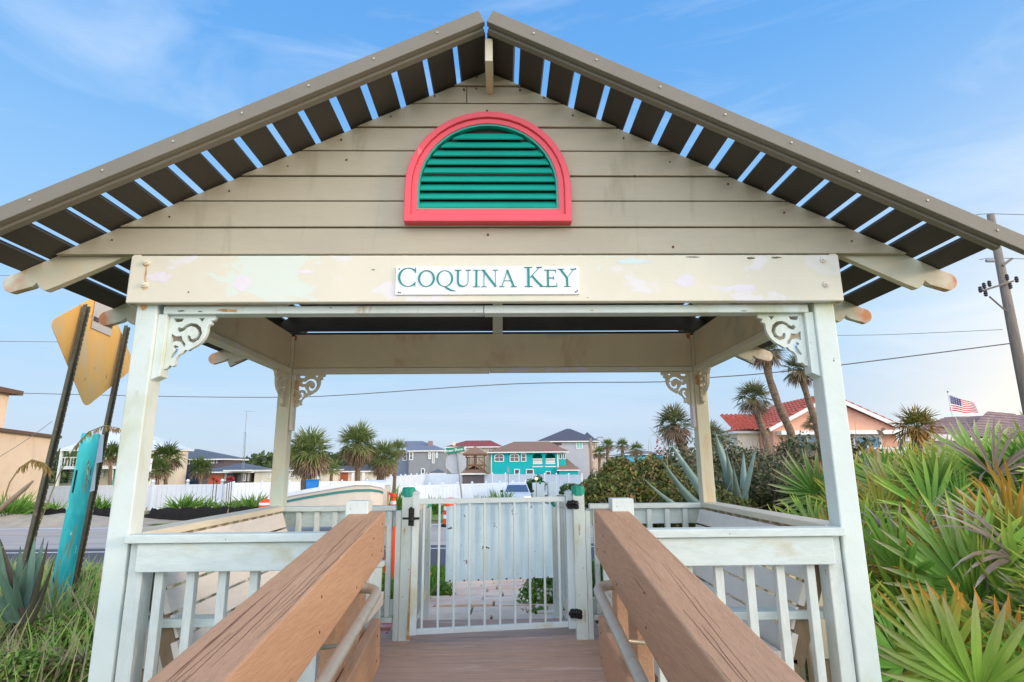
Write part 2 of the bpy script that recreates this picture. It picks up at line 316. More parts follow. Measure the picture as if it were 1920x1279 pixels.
# path of large pavers from the deck to the road, slab by slab, slightly uneven
pv = MB(); rr = random.Random(3)
y = 5.60; k = 0
while y < 12.6:
    d = .62
    xw0, xw1 = -1.45+.08*math.sin(y), 1.3+.1*math.sin(y*1.7)
    n = 4; off = (k % 2)*.3
    for i in range(n+1):
        a = max(xw0, xw0+(i-off)*(xw1-xw0)/n); b = min(xw1, xw0+(i+1-off)*(xw1-xw0)/n)
        if b-a < .08: continue
        t = rr.uniform(-.012, .012)
        v = [(a+.012, y+.012), (b-.012, y+.012), (b-.012, y+d-.012), (a+.012, y+d-.012)]
        zz = [gz(0, p[1])+.028+t for p in v]
        pv.add([(p[0], p[1], z) for p, z in zip(v, zz)]+[(p[0], p[1], z-.05) for p, z in zip(v, zz)], [(0, 1, 2, 3), (0, 4, 5, 1), (1, 5, 6, 2), (2, 6, 7, 3), (3, 7, 4, 0)])
    y += d; k += 1
pv.build('path', pave, kind='structure', bevel=.006)
pink = mat('pink pavers', sr(222, 150, 140), .85, .1, 3, bump=.2, patches=[(sr(236, 180, 166), 4, .55, .65, (1, 1, 1))])
pk = MB()
for j in range(12):
    for i in range(11):
        x = -3.4+i*.21+(j % 2)*.1; y = 5.3+j*.105
        pk.box(x, y, -1.47, x+.2, y+.097, -1.4)
pk.build('paved_strip', pink, kind='structure')
conc = mat('pale concrete drive', sr(200, 192, 180), .9, .08, 1, bump=.2)
lawn = mat('lawn', sr(104, 132, 50), .95, .22, 1.2, bump=.8, bscale=60, patches=[(sr(136, 150, 64), 2, .5, .65, (1, 1, 1))])
sheet('side_street', [(1.6, 24.3, RZ), (12, 24.3, RZ), (10.5, 33, None), (11, 44, None), (6.5, 44, None), (4.6, 33, None)], conc, .005)
strip('lawn_strip', [(-5.5, 25.6), (-5.2, 30)], [(1.0, 25.3), (3.9, 30)], lawn, .02, 6)
strip('lawn_strip', [(10.2, 27.5), (11.4, 33), (12, 40)], [(26, 27.0), (26, 33), (26, 40)], lawn, .03, 6)
strip('verge', [(-80, 24.9), (-80, 28.5)], [(-8, 24.9), (-8, 28.5)], lawn, .02, 30)
sandm = mat('sand heap', sr(170, 158, 140), .95, .15, 2, bump=.5, bscale=20)
sd = MB(); 
for j in range(9):
    for i in range(25):
        sd.v.append((-27+i*.55, 24.2+j*.45, RZ-.02+.42*max(0, math.sin(math.pi*i/24))*max(0, math.sin(math.pi*j/8))*(1+.2*math.sin(i*1.3)))); sd.c.append((1, 1, 1))
sd.add([], []); sd.f = [(j*25+i, j*25+i+1, (j+1)*25+i+1, (j+1)*25+i) for j in range(8) for i in range(24)]; sd.m = [0]*len(sd.f)
sd.build('sand', sandm, smooth=True, kind='structure')

# deck of the pavilion and the sloping boardwalk that climbs to it
DZ = -1.31
dk = MB(); y = 2.72; i = 0
while y < 5.46:
    wd = .138
    xa, xb = (-1.86+X0, 1.86+X0) if y < 5.0 else (-.92, .80)
    dk.box(xa+rr.uniform(-.01, .01), y, DZ-.038, xb+rr.uniform(-.01, .01), y+wd-.006, DZ+rr.uniform(-.0015, .0015)); y += wd
dk.box(-1.8+X0, 2.8, DZ-.25, 1.8+X0, 2.84, DZ-.045); dk.box(-.9, 5.42, DZ-.2, .78, 5.46, DZ-.045)
dk.build('deck', deck_m, bevel=.003, kind='structure')
SL = .132
rp_ = MB(); y = 2.70
while y > -2.6:
    z = DZ-SL*(2.72-y); rp_.beam((-.75, y-.068, z-.02), (.66, y-.068, z-.02), .132, .038, up=(0, -SL, 1)); y -= .138
rp_.beam((-.70, 2.65, DZ-.13), (-.70, -2.6, DZ-.13-SL*5.25), .05, .18); rp_.beam((.60, 2.65, DZ-.13), (.60, -2.6, DZ-.13-SL*5.25), .05, .18)
rp_.build('boardwalk_ramp', deck_m, bevel=.003, kind='structure')

# ------------------------------------------------------------------ pavilion
pav = thing('pavilion', 'open timber pavilion with slatted gable roof, taupe siding and white fretwork posts over the deck', 'pavilion', (X0, 3.95, DZ))
W = 1.805; FY = 2.9; RY = 4.957
ZB, ZT, ZTR = .821, 1.073, .776
def bx(name, m, p, *boxes, bevel=.004, **k):
    b = MB()
    for q in boxes: b.box(*q)
    return b.build(name, m, p, bevel=bevel, **k)
post_c = mat('cream post paint with rust runs', sr(214, 208, 180), .55, .06, 2.5, bump=.12, bscale=20, patches=[(sr(204, 214, 196), 1.8, .52, .62, (1, 1, .5)), (sr(206, 160, 100), 4, .56, .70, (1, 1, .18)), (sr(170, 110, 56), 6, .70, .78, (1, 1, .2))])
for sx in (-1, 1):
    for (y0, y1) in ((FY, FY+.105), (RY-.105, RY)):
        a, b = sorted((X0+.01+sx*W, X0+.01+sx*(W-.105)))
        zt = ZT if y0 == FY else 1.0
        bx('post', white_p if y0 == FY else post_c, pav, (a, y0, -1.75, b, y1, ZT+.02), bevel=.006)
# front beam with its bolts, thin trim under it
fb = bx('front_beam', cream_b, pav, (X0+.01-1.839, FY-.042, ZB, X0+.01+1.839, FY, ZT), bevel=.006)
for u, v in ((275, 492), (271, 534), (1543, 487), (1548, 533)):
    bl = MB(); p = PY(u, v, FY-.045); bl.tube([(p.x, FY-.040, p.z), (p.x, FY-.052, p.z)], [.018, .015], 12); bl.tube([(p.x, FY-.050, p.z), (p.x, FY-.060, p.z)], .008, 6); bl.build('bolt_head', cream_b, fb)
for x_, z_, s_ in ((-1.77, ZB+.06, .018), (1.735, ZB+.045, .009)): pass
bx('beam_trim', white_p, pav, (X0-W+.14, FY+.012, ZTR, X0-.02, FY+.09, ZB-.004), (X0-.017, FY+.010, ZTR-.002, X0+W-.12, FY+.09, ZB-.004))
# vertical trim boards that carry the brackets
for sx in (-1, 1):
    a, b = sorted((X0+.01+sx*(W-.1055), X0+.01+sx*(W-.150)))
    zb = PY(285, 712, FY).z
    t = MB(); t.prism([(a, ZTR), (b, ZTR), (b, zb+.03) if b*1 > 0 else (b, zb+.0), (b, zb), (a, zb)][:2]+[(b, zb+(.0 if sx > 0 else .02)), (a, zb+(.02 if sx > 0 else 0))], FY+.015, FY+.085)
    t.build('bracket_trim', white_p, pav, bevel=.003)
    a, b = sorted((X0+.01+sx*(W-.1055), X0+.01+sx*(W-.135)))
    bx('bracket_trim', cream, pav, (a, RY-.09, .30, b, RY-.02, ZTR))
# side and rear beams, seen from inside
for sx in (-1, 1):
    a, b = sorted((X0+.01+sx*(W+.04), X0+.01+sx*(W-.0)))
    a2, b2 = sorted((X0+.01+sx*(W-.085), X0+.01+sx*(W-.045)))
    bx('side_beam', tan_in, pav, (a2, FY+.106, ZB, b2, RY-.106, 1.11))
    bx('side_beam', cream, pav, (a, FY-.02, ZB, b, RY+.04, ZT+.03))
    a3, b3 = sorted((X0+.01+sx*(W-.10), X0+.01+sx*(W-.01)))
    bx('beam_trim', cream, pav, (a3, FY+.107, ZTR, b3, RY-.107, ZB-.003))
bx('rear_beam', tan_in, pav, (X0+.01-W+.106, RY-.09, ZB, X0+.01+W-.106, RY-.05, 1.11), bevel=.004)
bx('beam_trim', cream, pav, (X0+.01-W+.107, RY-.098, ZTR, X0-.03, RY-.01, ZB-.003), (X0-.027, RY-.096, ZTR-.003+.008, X0+.01+W-.107, RY-.01, ZB-.003))
bx('rear_beam', cream, pav, (X0+.01-W-.03, RY+.002, ZB, X0+.01+W+.03, RY+.04, ZT+.04))
bx('king_post', cream, pav, (X0+.0, RY-.085, 1.112, X0+.085, RY-.045, 2.06))
# roof
C0, SP = 2.19, .487
def rz(d, off=0): return C0-SP*abs(d)+off
ANG = math.atan(SP); cs, sn = math.cos(ANG), math.sin(ANG)
def sloped(mb, side, d0, d1, y0, y1, lo, hi):
    """board lying along the roof slope: horizontal distances d0..d1 from the ridge, offsets lo..hi square to the slope"""
    v = []
    for o in (lo, hi):
        for d in (d0, d1):
            for y in (y0, y1): v.append((X0+side*(d+o*sn), y, rz(d)+o*cs))
    mb.add(v, [(0, 1, 3, 2), (4, 6, 7, 5), (0, 4, 5, 1), (2, 3, 7, 6), (0, 2, 6, 4), (1, 5, 7, 3)])
EAVE = 2.425
for side in (-1, 1):
    g0 = .004
    for k in range(16):
        gc = .159+.1532*k; e = gc-.016+rr.uniform(-.003, .003)
        if k == 15: e = EAVE
        s = MB(); sloped(s, side, g0, e, 2.597, 5.52+rr.uniform(-.01, .01), 0, .024); s.build('roof_slat', slat_m, pav, bevel=.002)
        g0 = gc+.0155+rr.uniform(-.003, .003)
    for yy, ye in ((2.520, 2.556), (5.56, 5.596)):
        s = MB(); sloped(s, side, .003, EAVE+.12, yy, ye, .004, .078); s.build('fascia_board', fasc_m, pav, bevel=.003)
    for yy, ye in ((2.557, 2.5955), (5.522, 5.559)):
        s = MB(); sloped(s, side, .012, EAVE+.02, yy, ye, -.010, .05); s.build('fascia_board', fasc_m, pav, bevel=.003)
for side in (-1, 1):
    for d in axis_vals([(.22, 2.4, .31)]): sc = MB(); p = (X0+side*(d+.05*sn), 2.52, rz(d)+.045*cs); sc.tube([p, (p[0], 2.516, p[2])], .006, 6); sc.build('screw_head', galv, pav)
bx('ridge_board', cream, pav, (X0-.006, 2.605, 2.03, X0+.034, 5.5, 2.165))
# rafters with scrolled tails
def rafter(side, y, m=rafter_m):
    top = []
    d_end = 2.455
    prof = [(0.02, rz(.02)-.004), (d_end-.03, rz(d_end-.03)-.004)]
    cx, cz, r = d_end, rz(d_end)-.052, .048
    for k in range(9):
        a = R(60-k*150/8); prof.append((cx+r*math.cos(a), cz+r*math.sin(a)))
    prof += [(d_end-.10, rz(d_end-.10)-.118), (d_end-.125, rz(d_end-.125)-.108), (d_end-.135, rz(d_end-.135)-.135)]
    for k in range(5):
        a = R(0-k*90/4); prof.append((d_end-.175+.04*math.cos(a), rz(d_end-.175)-.140+.035*math.sin(a)))
    prof += [(d_end-.24, rz(d_end-.24)-.178), (.02, rz(.02)-.178)]
    s = MB(); s.prism([(X0+side*p, q) for p, q in prof], y, y+.04); return s.build('rafter', m, pav, bevel=.003)
for side in (-1, 1):
    for y in (2.912, 3.64, 4.36, 5.06): rafter(side, y)
# gable siding: one part per board, cut to the roof slope
zl = [1.084, 1.235, 1.385, 1.530, 1.680, 1.823, 1.971, 2.08, 2.175]
for k in range(8):
    a, b = zl[k]+.003, zl[k+1]-.002
    xa, xb = (C0-.016-a)/SP, (C0-.016-b)/SP
    y0 = 2.880-(.004 if k % 2 else 0)
    cuts = [(-1, 1)]
    def brd(x0a, x1a, x0b, x1b):
        s = MB(); v = []
        for (yy0, yy1) in ((y0, y0+.022),):
            v = [(x0a, yy0-.006, a), (x1a, yy0-.006, a), (x1b, yy0, b), (x0b, yy0, b), (x0a, yy1, a), (x1a, yy1, a), (x1b, yy1, b), (x0b, yy1, b)]
        s.add(v, [(0, 1, 2, 3), (7, 6, 5, 4), (0, 4, 5, 1), (1, 5, 6, 2), (2, 6, 7, 3), (3, 7, 4, 0)])
        return s.build('siding_board', side_m, pav, bevel=.003)
    if k == 6:
        brd(X0-xa, -.187, X0-xb, -.187); brd(-.183, X0+xa, -.183, X0+xb)
    else: brd(X0-xa, X0+xa, X0-xb, X0+xb)
for u, v in ((210, 450), (318, 407), (430, 358), (540, 312), (640, 262), (733, 219), (815, 180), (870, 168), (894, 145), (941, 142), (893, 166), (975, 169), (1020, 183), (1074, 217), (1169, 259), (1256, 304), (1365, 345), (1470, 399), (1597, 452), (913, 208), (1262, 463), (915, 440), (650, 300), (1190, 330)):
    nl = MB(); p = PY(u, v, 2.874); nl.tube([(p.x, 2.876, p.z), (p.x, 2.8705, p.z)], rr.uniform(.004, .0065), 7); nl.build('nail_head', nail_m, pav)
# rear gable: dark boards with narrow open joints
for k in range(7):
    a, b = 1.02+.155*k, 1.02+.155*(k+1)-.012; xa, xb = (C0-.012-a)/SP, (C0-.012-b)/SP
    s = MB(); s.prism([(X0-xa, a), (X0+xa, a), (X0+xb, b), (X0-xb, b)], RY+.062, RY+.08); s.build('rear_gable_board', slat_m, pav)
# arched vent
def arch(xc, hw, zb, zs, n=22): return [(xc-hw, zb)]+[(xc-hw*math.cos(math.pi*i/n), zs+hw*math.sin(math.pi*i/n)) for i in range(n+1)]+[(xc+hw, zb)]
def arch_ring(o, i, y0, y1):
    b = MB(); n = len(o); v = [(x, y, z) for y in (y0, y1) for x, z in o]+[(x, y, z) for y in (y0, y1) for x, z in i]
    f = []
    for k in range(n):
        l = (k+1) % n; f += [(k, l, 2*n+l, 2*n+k), (n+k, 3*n+k, 3*n+l, n+l), (k, n+k, n+l, l), (2*n+k, 2*n+l, 3*n+l, 3*n+k)]
    return b.add(v, f)
VX = -.065
fr = MB(); fr = arch_ring(arch(VX, .439, 1.245, 1.446), arch(VX, .405, 1.285, 1.446), 2.818, 2.879); 
r2 = arch_ring(arch(VX, .4055, 1.2845, 1.446), arch(VX, .372, 1.323, 1.448), 2.832, 2.879); fr.add(r2.v, r2.f)
vt = fr.build('vent_frame', coral, pav, bevel=.004)
r3 = arch_ring(arch(VX, .3725, 1.3225, 1.448), arch(VX, .362, 1.330, 1.448), 2.838, 2.879); r3.build('vent_lining', teal_l, vt)
lv = MB()
for k in range(10):
    z = 1.334+.0500*k
    def hw(z): return .362 if z <= 1.448 else math.sqrt(max(0, .362**2-(z-1.448)**2))
    h0, h1 = hw(z+.02), hw(z+.046)
    if h1 < .03: continue
    v = [(VX-h0, 2.840, z), (VX+h0, 2.840, z), (VX+h1, 2.868, z+.046), (VX-h1, 2.868, z+.046)]
    lv.add(v+[(p[0], p[1]+.006, p[2]-.004) for p in v], [(0, 1, 2, 3), (7, 6, 5, 4), (0, 4, 5, 1), (1, 5, 6, 2), (2, 6, 7, 3), (3, 7, 4, 0)])
lv.build('louvres', teal_l, vt)
b = MB(); b.prism(arch(VX, .37, 1.325, 1.448), 2.8715, 2.8725); b.build('vent_backing', black, vt)

# ---- fretwork brackets
def stroke(pts, ws):
    """closed outline of a tapering stroke"""
    P = [Vector((p[0], p[1])) for p in pts]; Lh, Rh = [], []
    for i, p in enumerate(P):
        d = (P[min(i+1, len(P)-1)]-P[max(i-1, 0)]).normalized(); n = Vector((-d.y, d.x)); w_ = ws[i]/2
        Lh.append(p+n*w_); Rh.append(p-n*w_)
    return [tuple(q) for q in Lh]+[tuple(P[-1]+(P[-1]-P[-2]).normalized()*ws[-1]*.5)]+[tuple(q) for q in reversed(Rh)]
def spiral(cx, cy, r0, r1, a0, a1, n=14): return [(cx+lerp(r0, r1, i/n)*math.cos(R(lerp(a0, a1, i/n))), cy+lerp(r0, r1, i/n)*math.sin(R(lerp(a0, a1, i/n)))) for i in range(n+1)]
def plate_mesh(name, outer, holes, depth):
    cu = bpy.data.curves.new(name, 'CURVE'); cu.dimensions = '2D'; cu.fill_mode = 'BOTH'; cu.extrude = depth/2; cu.bevel_depth = 0
    for pl in [outer]+holes:
        sp = cu.splines.new('POLY'); sp.points.add(len(pl)-1); sp.use_cyclic_u = True
        for i, p in enumerate(pl): sp.points[i].co = (p[0], p[1], 0, 1)
    ob = bpy.data.objects.new('tmp', cu); col.objects.link(ob); dg = bpy.context.evaluated_depsgraph_get(); dg.update()
    me = bpy.data.meshes.new_from_object(ob.evaluated_get(dg)); bpy.data.objects.remove(ob); return me
outer = [(0, 0), (.236, 0), (.240, -.014), (.232, -.026), (.214, -.028), (.222, -.046), (.206, -.052)]
outer += [(.206-.0*i, 0) for i in []]
outer += spiral(.085, -.075, .118, .108, 8, -62, 9)
outer += [(.112, -.186), (.098, -.182), (.086, -.198), (.068, -.207), (.056, -.225), (.052, -.248), (.056, -.262), (.040, -.268), (.030, -.262), (.018, -.278), (0, -.282)]
holes = [[(.15, -.014), (.182, -.014), (.168, -.036)], [(.022, -.016), (.075, -.016), (.066, -.034), (.030, -.037)],
         stroke([(.048, -.068), (.060, -.079), (.076, -.074), (.092, -.058), (.112, -.049), (.136, -.053), (.156, -.070), (.164, -.096), (.155, -.122), (.134, -.136), (.114, -.130), (.108, -.112)], [.018, .024, .018, .016, .017, .020, .022, .021, .019, .020, .020, .016]),
         [(.020, -.098), (.045, -.112), (.072, -.108), (.078, -.128), (.095, -.150), (.099, -.168), (.085, -.164), (.070, -.140), (.046, -.136), (.022, -.146)],
         stroke([(.030, -.222), (.044, -.208), (.056, -.190), (.056, -.170), (.042, -.164)], [.010, .022, .022, .018, .016])]
fret = plate_mesh('fretwork', outer, holes, .022)
def bracket(Mx, m):
    me = fret.copy(); me.transform(Mx)
    off = OFF[pav.name]; me.transform(Matrix.Translation(-off))
    if Mx.determinant() < 0: me.flip_normals()
    me.materials.clear(); me.materials.append(m)
    o = bpy.data.objects.new('corner_bracket', me); col.objects.link(o); o.parent = pav; return o
def frame(o, ax, ay, az): return Matrix(((ax[0], ay[0], az[0], o[0]), (ax[1], ay[1], az[1], o[1]), (ax[2], ay[2], az[2], o[2]), (0, 0, 0, 1)))
for sx in (-1, 1):
    xi = X0+.01+sx*(W-.151)
    bracket(frame((xi, FY+.05, ZTR), (-sx, 0, 0), (0, 0, 1), (0, 1, 0)), white_p)
    xi = X0+.01+sx*(W-.136)
    bracket(frame((xi, RY-.055, ZTR), (-sx, 0, 0), (0, 0, 1), (0, 1, 0)), cream)
    bracket(frame((X0+.01+sx*(W-.055), RY-.106, ZTR), (0, -1, 0), (0, 0, 1), (-sx, 0, 0)), cream)

# rust runs on posts and trim (real stains: thin irregular skins)
def stain(parent, c, n_, w_, h_, m, y):
    s = MB(); pts = []
    k = 16
    for i in range(k):
        a = 2*math.pi*i/k; q = rr.uniform(.65, 1.1); pts.append((c[0]+math.cos(a)*w_*q, y, c[1]+math.sin(a)*h_*q))
    s.add(pts, [tuple(range(k))]); return s.build('rust_stain', m, parent, fix=False)
rust_s = mat('rust stain', sr(200, 154, 100), .8, .25, 40, patches=[(sr(214, 190, 152), 30, .52, .6, (1, 1, 1))])
p = PY(425, 582, FY+.01); stain(pav, (p.x, p.z), 0, .055, .009, rust_s, FY+.0085)
p = PY(270, 572, FY); stain(pav, (p.x, p.z-.01), 0, .022, .02, rust_s, FY-.002)

for u, v in ((275, 492), (271, 534), (1543, 487), (1548, 533)):
    q = PY(u, v, FY-.043); stain(fb, (q.x, q.z-.004), 0, .021, .024, rust_s if u < 900 else cream, FY-.0432)
q = PY(273, 514, FY-.043); stain(fb, (q.x, q.z), 0, .006, .045, rust_s, FY-.0434)
rust_d = mat('dark rust stain', sr(176, 104, 46), .85, .3, 30, patches=[(sr(212, 160, 104), 22, .5, .6, (1, 1, 1))])
for u, v, w_, h_ in ((556, 722, .030, .045), (553, 745, .022, .06), (1307, 712, .030, .05), (1316, 740, .018, .09), (1310, 668, .010, .10)):
    q = PY(u, v, RY-.107); stain(pav, (q.x, q.z), 0, w_*.7, h_, rust_s, RY-.1075)
for u, v in ((553, 634), (1290, 630)):
    q = PY(u, v, RY-.092); stain(pav, (q.x, q.z), 0, .02, .025, rust_d, RY-.0915)

chip_m = mat('bare grey timber under flaked paint', sr(112, 104, 88), .9, .3, 60); lav = mat('older pale paint layer', sr(226, 220, 226), .6, .04, 9); mint = mat('mint undercoat', sr(206, 224, 224), .6, .04, 9)
def chip(parent, u, v, w_, h_, m, y, n=22, rag=.45):
    q = PY(u, v, y); s = MB(); pts = []
    for i in range(n):
        a = 2*math.pi*i/n; k = 1-rag*rr.random(); pts.append((q.x+math.cos(a)*w_*k, y, q.z+math.sin(a)*h_*k))
    s.add([(q.x, y, q.z)]+pts, [(0, i+1, (i+1) % n+1) for i in range(n)]); return s.build('flaked_patch', m, parent, fix=False)
for a in ((1408, 484, .030, .007, chip_m), (1455, 483, .034, .006, chip_m), (1300, 482, .05, .004, chip_m), (1188, 490, .11, .020, mint), (1285, 528, .070, .045, lav), (1390, 540, .10, .022, lav), (455, 530, .055, .050, lav), (300, 520, .075, .032, lav), (575, 510, .05, .014, lav), (353, 548, .006, .006, chip_m), (700, 506, .012, .004, chip_m)):
    chip(fb, a[0], a[1], a[2], a[3], a[4], FY-.0426-(.0004 if a[4] is chip_m else 0))
for u, v, w_, h_ in ((340, 583, .022, .004), (375, 584, .014, .003), (1395, 583, .02, .003), (620, 577, .006, .004), (1110, 582, .012, .003)): chip(pav, u, v, w_, h_, chip_m if u != 1110 else rust_d, FY+.009)
# ------------------------------------------------------------------ lettering
def sans(name, text, size, Mx, m, parent, ext=.0015, bold=0):
    cu = bpy.data.curves.new(name, 'FONT'); cu.body = text; cu.size = size; cu.extrude = ext; cu.align_x = 'CENTER'; cu.align_y = 'CENTER'; cu.offset = bold
    ob = bpy.data.objects.new('tmp', cu); col.objects.link(ob); dg = bpy.context.evaluated_depsgraph_get(); dg.update()
    me = bpy.data.meshes.new_from_object(ob.evaluated_get(dg)); bpy.data.objects.remove(ob)
    me.transform(Mx); me.transform(Matrix.Translation(-OFF[parent.name])); me.materials.clear(); me.materials.append(m)
    o = bpy.data.objects.new(name, me); col.objects.link(o); o.parent = parent; return o
def glyph(ch):
    """roman capitals on a unit cap height: list of (polyline, widths), advance"""
    T, t = .10, .030
    def ser(x, y, w_): return ([(x-w_/2, y), (x+w_/2, y)], [.035, .035])
    def ell(cx, cy, rx, ry, a0, a1, n=40):
        P, Wd = [], []
        for i in range(n+1):
            a = R(lerp(a0, a1, i/n)); P.append((cx+rx*math.cos(a), cy+ry*math.sin(a))); Wd.append(t+(T-t)*abs(math.cos(a))**1.5)
        return (P, Wd)
    if ch == 'O': return [ell(.42, .5, .36, .46, 0, 360)], .84
    if ch == 'Q': return [ell(.42, .5, .36, .46, 0, 360), ([(.38, .06), (.55, -.06), (.72, -.18), (.95, -.22)], [.04, .10, .09, .03])], .84
    if ch == 'C': return [ell(.44, .5, .38, .46, 42, 318), ([(.74, .98), (.74, .72)], [.03, .05]), ([(.735, .02), (.735, .26)], [.02, .03])], .80
    if ch == 'U': return [([(.17, .98), (.17, .38), (.19, .2), (.27, .08), (.42, .035), (.57, .08), (.65, .2), (.67, .38), (.67, .98)], [T, T, T, .11, .07, t, t, t, t]), ser(.17, .98, .32), ser(.67, .98, .26)], .84
    if ch == 'I': return [([(.18, .02), (.18, .98)], [T, T]), ser(.18, .98, .34), ser(.18, .02, .34)], .36
    if ch == 'N': return [([(.14, .02), (.14, .96)], [t, t]), ([(.10, .98), (.72, .02)], [T, T]), ([(.70, .02), (.70, .98)], [t, t]), ser(.10, .98, .24), ser(.14, .02, .26), ser(.70, .98, .26)], .84
    if ch == 'A': return [([(.40, 1.0), (.12, .02)], [t, t]), ([(.38, 1.0), (.70, .02)], [T, T]), ([(.22, .36), (.56, .36)], [t, t]), ser(.12, .02, .26), ser(.70, .02, .30)], .80
    if ch == 'K': return [([(.17, .02), (.17, .98)], [T, T]), ([(.24, .46), (.62, .96)], [t, t]), ([(.32, .56), (.50, .30), (.74, .02)], [T*.9, T, T]), ser(.17, .98, .34), ser(.17, .02, .34), ser(.63, .98, .24), ser(.76, .02, .24)], .80
    if ch == 'E': return [([(.17, .02), (.17, .98)], [T, T]), ([(.17, .97), (.56, .97)], [.045, .045]), ([(.17, .52), (.46, .52)], [.045, .045]), ([(.17, .03), (.60, .03)], [.045, .045]), ([(.56, .98), (.56, .80)], [.05, .03]), ([(.60, .02), (.61, .24)], [.05, .02]), ([(.46, .42), (.46, .62)], [.03, .03]), ser(.1, .98, .2), ser(.1, .02, .2)], .64
    if ch == 'Y': return [([(.10, .98), (.40, .48)], [T, T]), ([(.72, .98), (.40, .48)], [t, t]), ([(.40, .50), (.40, .02)], [T, T]), ser(.12, .98, .3), ser(.70, .98, .26), ser(.40, .02, .32)], .80
    return [], .36
def serif_text(name, runs, x0, zbase, y, width, m, parent):
    tot = sum((glyph(c)[1]*s+.05) for c, s in runs); k = width/tot; x = x0; mb = MB(); li = 0
    for c, s in runs:
        st, adv = glyph(c)
        for (pl, ws) in st:
            P = [Vector(p) for p in pl]; v = []; li += 1; e = y-.0006*(li % 5)
            closed = (P[0]-P[-1]).length < 1e-6
            for i, p in enumerate(P):
                a = P[i-1] if i else (P[-2] if closed else P[0]); b_ = P[i+1] if i < len(P)-1 else (P[1] if closed else P[-1])
                d = (b_-a).normalized(); n = Vector((-d.y, d.x))*ws[i]/2
                for q in (p+n, p-n): v.append((x+q.x*s*k, e, zbase+q.y*s*k*.88))
            nn = len(P); v2 = [(a_, y+.004, c_) for a_, _, c_ in v]
            f = [(2*i, 2*i+1, 2*i+3, 2*i+2) for i in range(nn-1)]+[(2*i, 2*i+2, 2*i+2+2*nn, 2*i+2*nn) for i in range(nn-1)]+[(2*i+1, 2*i+1+2*nn, 2*i+3+2*nn, 2*i+3) for i in range(nn-1)]
            mb.add(v+v2, f)
        x += (adv*s+.05)*k
    return mb.build(name, m, parent, fix=False)
# name board on the front beam
ns = thing('name_sign', 'white board reading COQUINA KEY in teal capitals on the front beam', 'sign', (X0, 2.85, .857))
s = MB(); s.box(-.539, 2.850, .857, .404, 2.8565, 1.008); s.build('panel', sign_w, ns, bevel=.0015)
serif_text('lettering', [('C', 1.16), ('O', 1), ('Q', 1), ('U', 1), ('I', 1), ('N', 1), ('A', 1), (' ', .9), ('K', 1.16), ('E', 1), ('Y', 1.05)], -.528, .897, 2.8475, .920, sign_t, ns)
for x, z in ((-.522, .995), (-.522, .87), (-.513, .868), (.388, .995), (.385, .870), (.393, .875)): s = MB(); s.tube([(x, 2.85, z), (x, 2.8475, z)], .004, 7); s.build('screw_head', nail_m, ns)

# ------------------------------------------------------------------ railings of the pavilion
def rail_thing(label, c): return thing('railing', label, 'railing', c, 'white railings round the pavilion')
BAL = .147
for sx in (-1, 1):
    lab = 'white front railing left of the brown ramp rails, under the left front post' if sx < 0 else 'white front railing right of the brown ramp rails, joining the right front post'
    xo = X0+.01+sx*(W-.107); xi = (-.725 if sx < 0 else .615)
    t = rail_thing(lab, ((xo+xi)/2, FY+.05, DZ)); a, b = sorted((xo-sx*.001, xi+sx*.004))
    bx('top_rail', white_h, t, (a, FY-.040, -.340, b, FY+.055, -.302))
    a, b = sorted((xo-sx*.055, xi+sx*.004))
    bx('rail_board', white_h, t, (a, FY-.022, -.470, b, FY+.016, -.342))
    a, b = sorted((xo-sx*.006, xo-sx*.075))
    bx('rail_post', white_w, t, (a, FY+.012, -1.55, b, FY+.105, -.342) if sx < 0 else (a, FY+.012, -1.55, b, FY+.105, -.342))
    a, b = sorted((xo-sx*.058, xi+sx*.004)); bx('bottom_rail', white_h, t, (a, FY-.010, DZ+.02, b, FY+.028, DZ+.11))
    u0 = 303 if sx < 0 else 1517; xb = PY(u0, 1062, FY+.03).x
    for k in range(7):
        x = xb-sx*BAL*k
        if (x-xi)*sx < .03: break
        bx('baluster', white_w, t, (x-.020, FY+.0165, DZ+.115, x+.020, FY+.055, -.35), bevel=.003)
for sx in (-1, 1):
    lab = 'cream side railing behind the left bench, running to the rear post' if sx < 0 else 'cream side railing behind the right bench, running to the rear post'
    xc = X0+.01+sx*(W-.055)
    t = rail_thing(lab, (xc, 3.95, DZ))
    bx('top_rail', white_y, t, (xc-.07, FY+.107, -.340, xc+.07, RY-.107, -.302))
    bx('rail_board', white_y, t, (xc+sx*.022-.018, FY+.107, -.46, xc+sx*.022+.018, RY-.107, -.342))
    bx('bottom_rail', white_y, t, (xc-.02, FY+.107, DZ+.03, xc+.02, RY-.107, DZ+.12))
    for k in range(12):
        y = FY+.20+.148*k
        if y < RY-.14: bx('baluster', cream, t, (xc-sx*.016-.020, y-.02, DZ+.12, xc-sx*.016+.020, y+.02, -.345), bevel=.003)
for sx in (-1, 1):
    lab = 'white rear railing between the left rear post and the padlocked gate post' if sx < 0 else 'white rear railing between the hinge post of the gate and right rear post'
    xo = X0+.01+sx*(W-.107); xi = (-.85 if sx < 0 else .71)
    t = rail_thing(lab, ((xo+xi)/2, RY-.06, DZ)); a, b = sorted((xo, xi+sx*.002))
    bx('top_rail', white_h, t, (a, RY-.115, -.345, b, RY-.03, -.307))
    bx('rail_board', white_h, t, (a, RY-.052, -.47, b, RY-.016, -.347))
    bx('bottom_rail', white_h, t, (a, RY-.06, DZ+.17, b, RY-.025, DZ+.285)); bx('bottom_rail', white_h, t, (a, RY-.11, DZ+.13, b, RY-.02, DZ+.168))
    k = 0
    while True:
        x = xi+sx*(.05+.146*k); k += 1
        if (xo-x)*sx < .03: break
        bx('baluster', white_w, t, (x-.020, RY-.092, DZ+.17, x+.020, RY-.0525, -.35), bevel=.003)
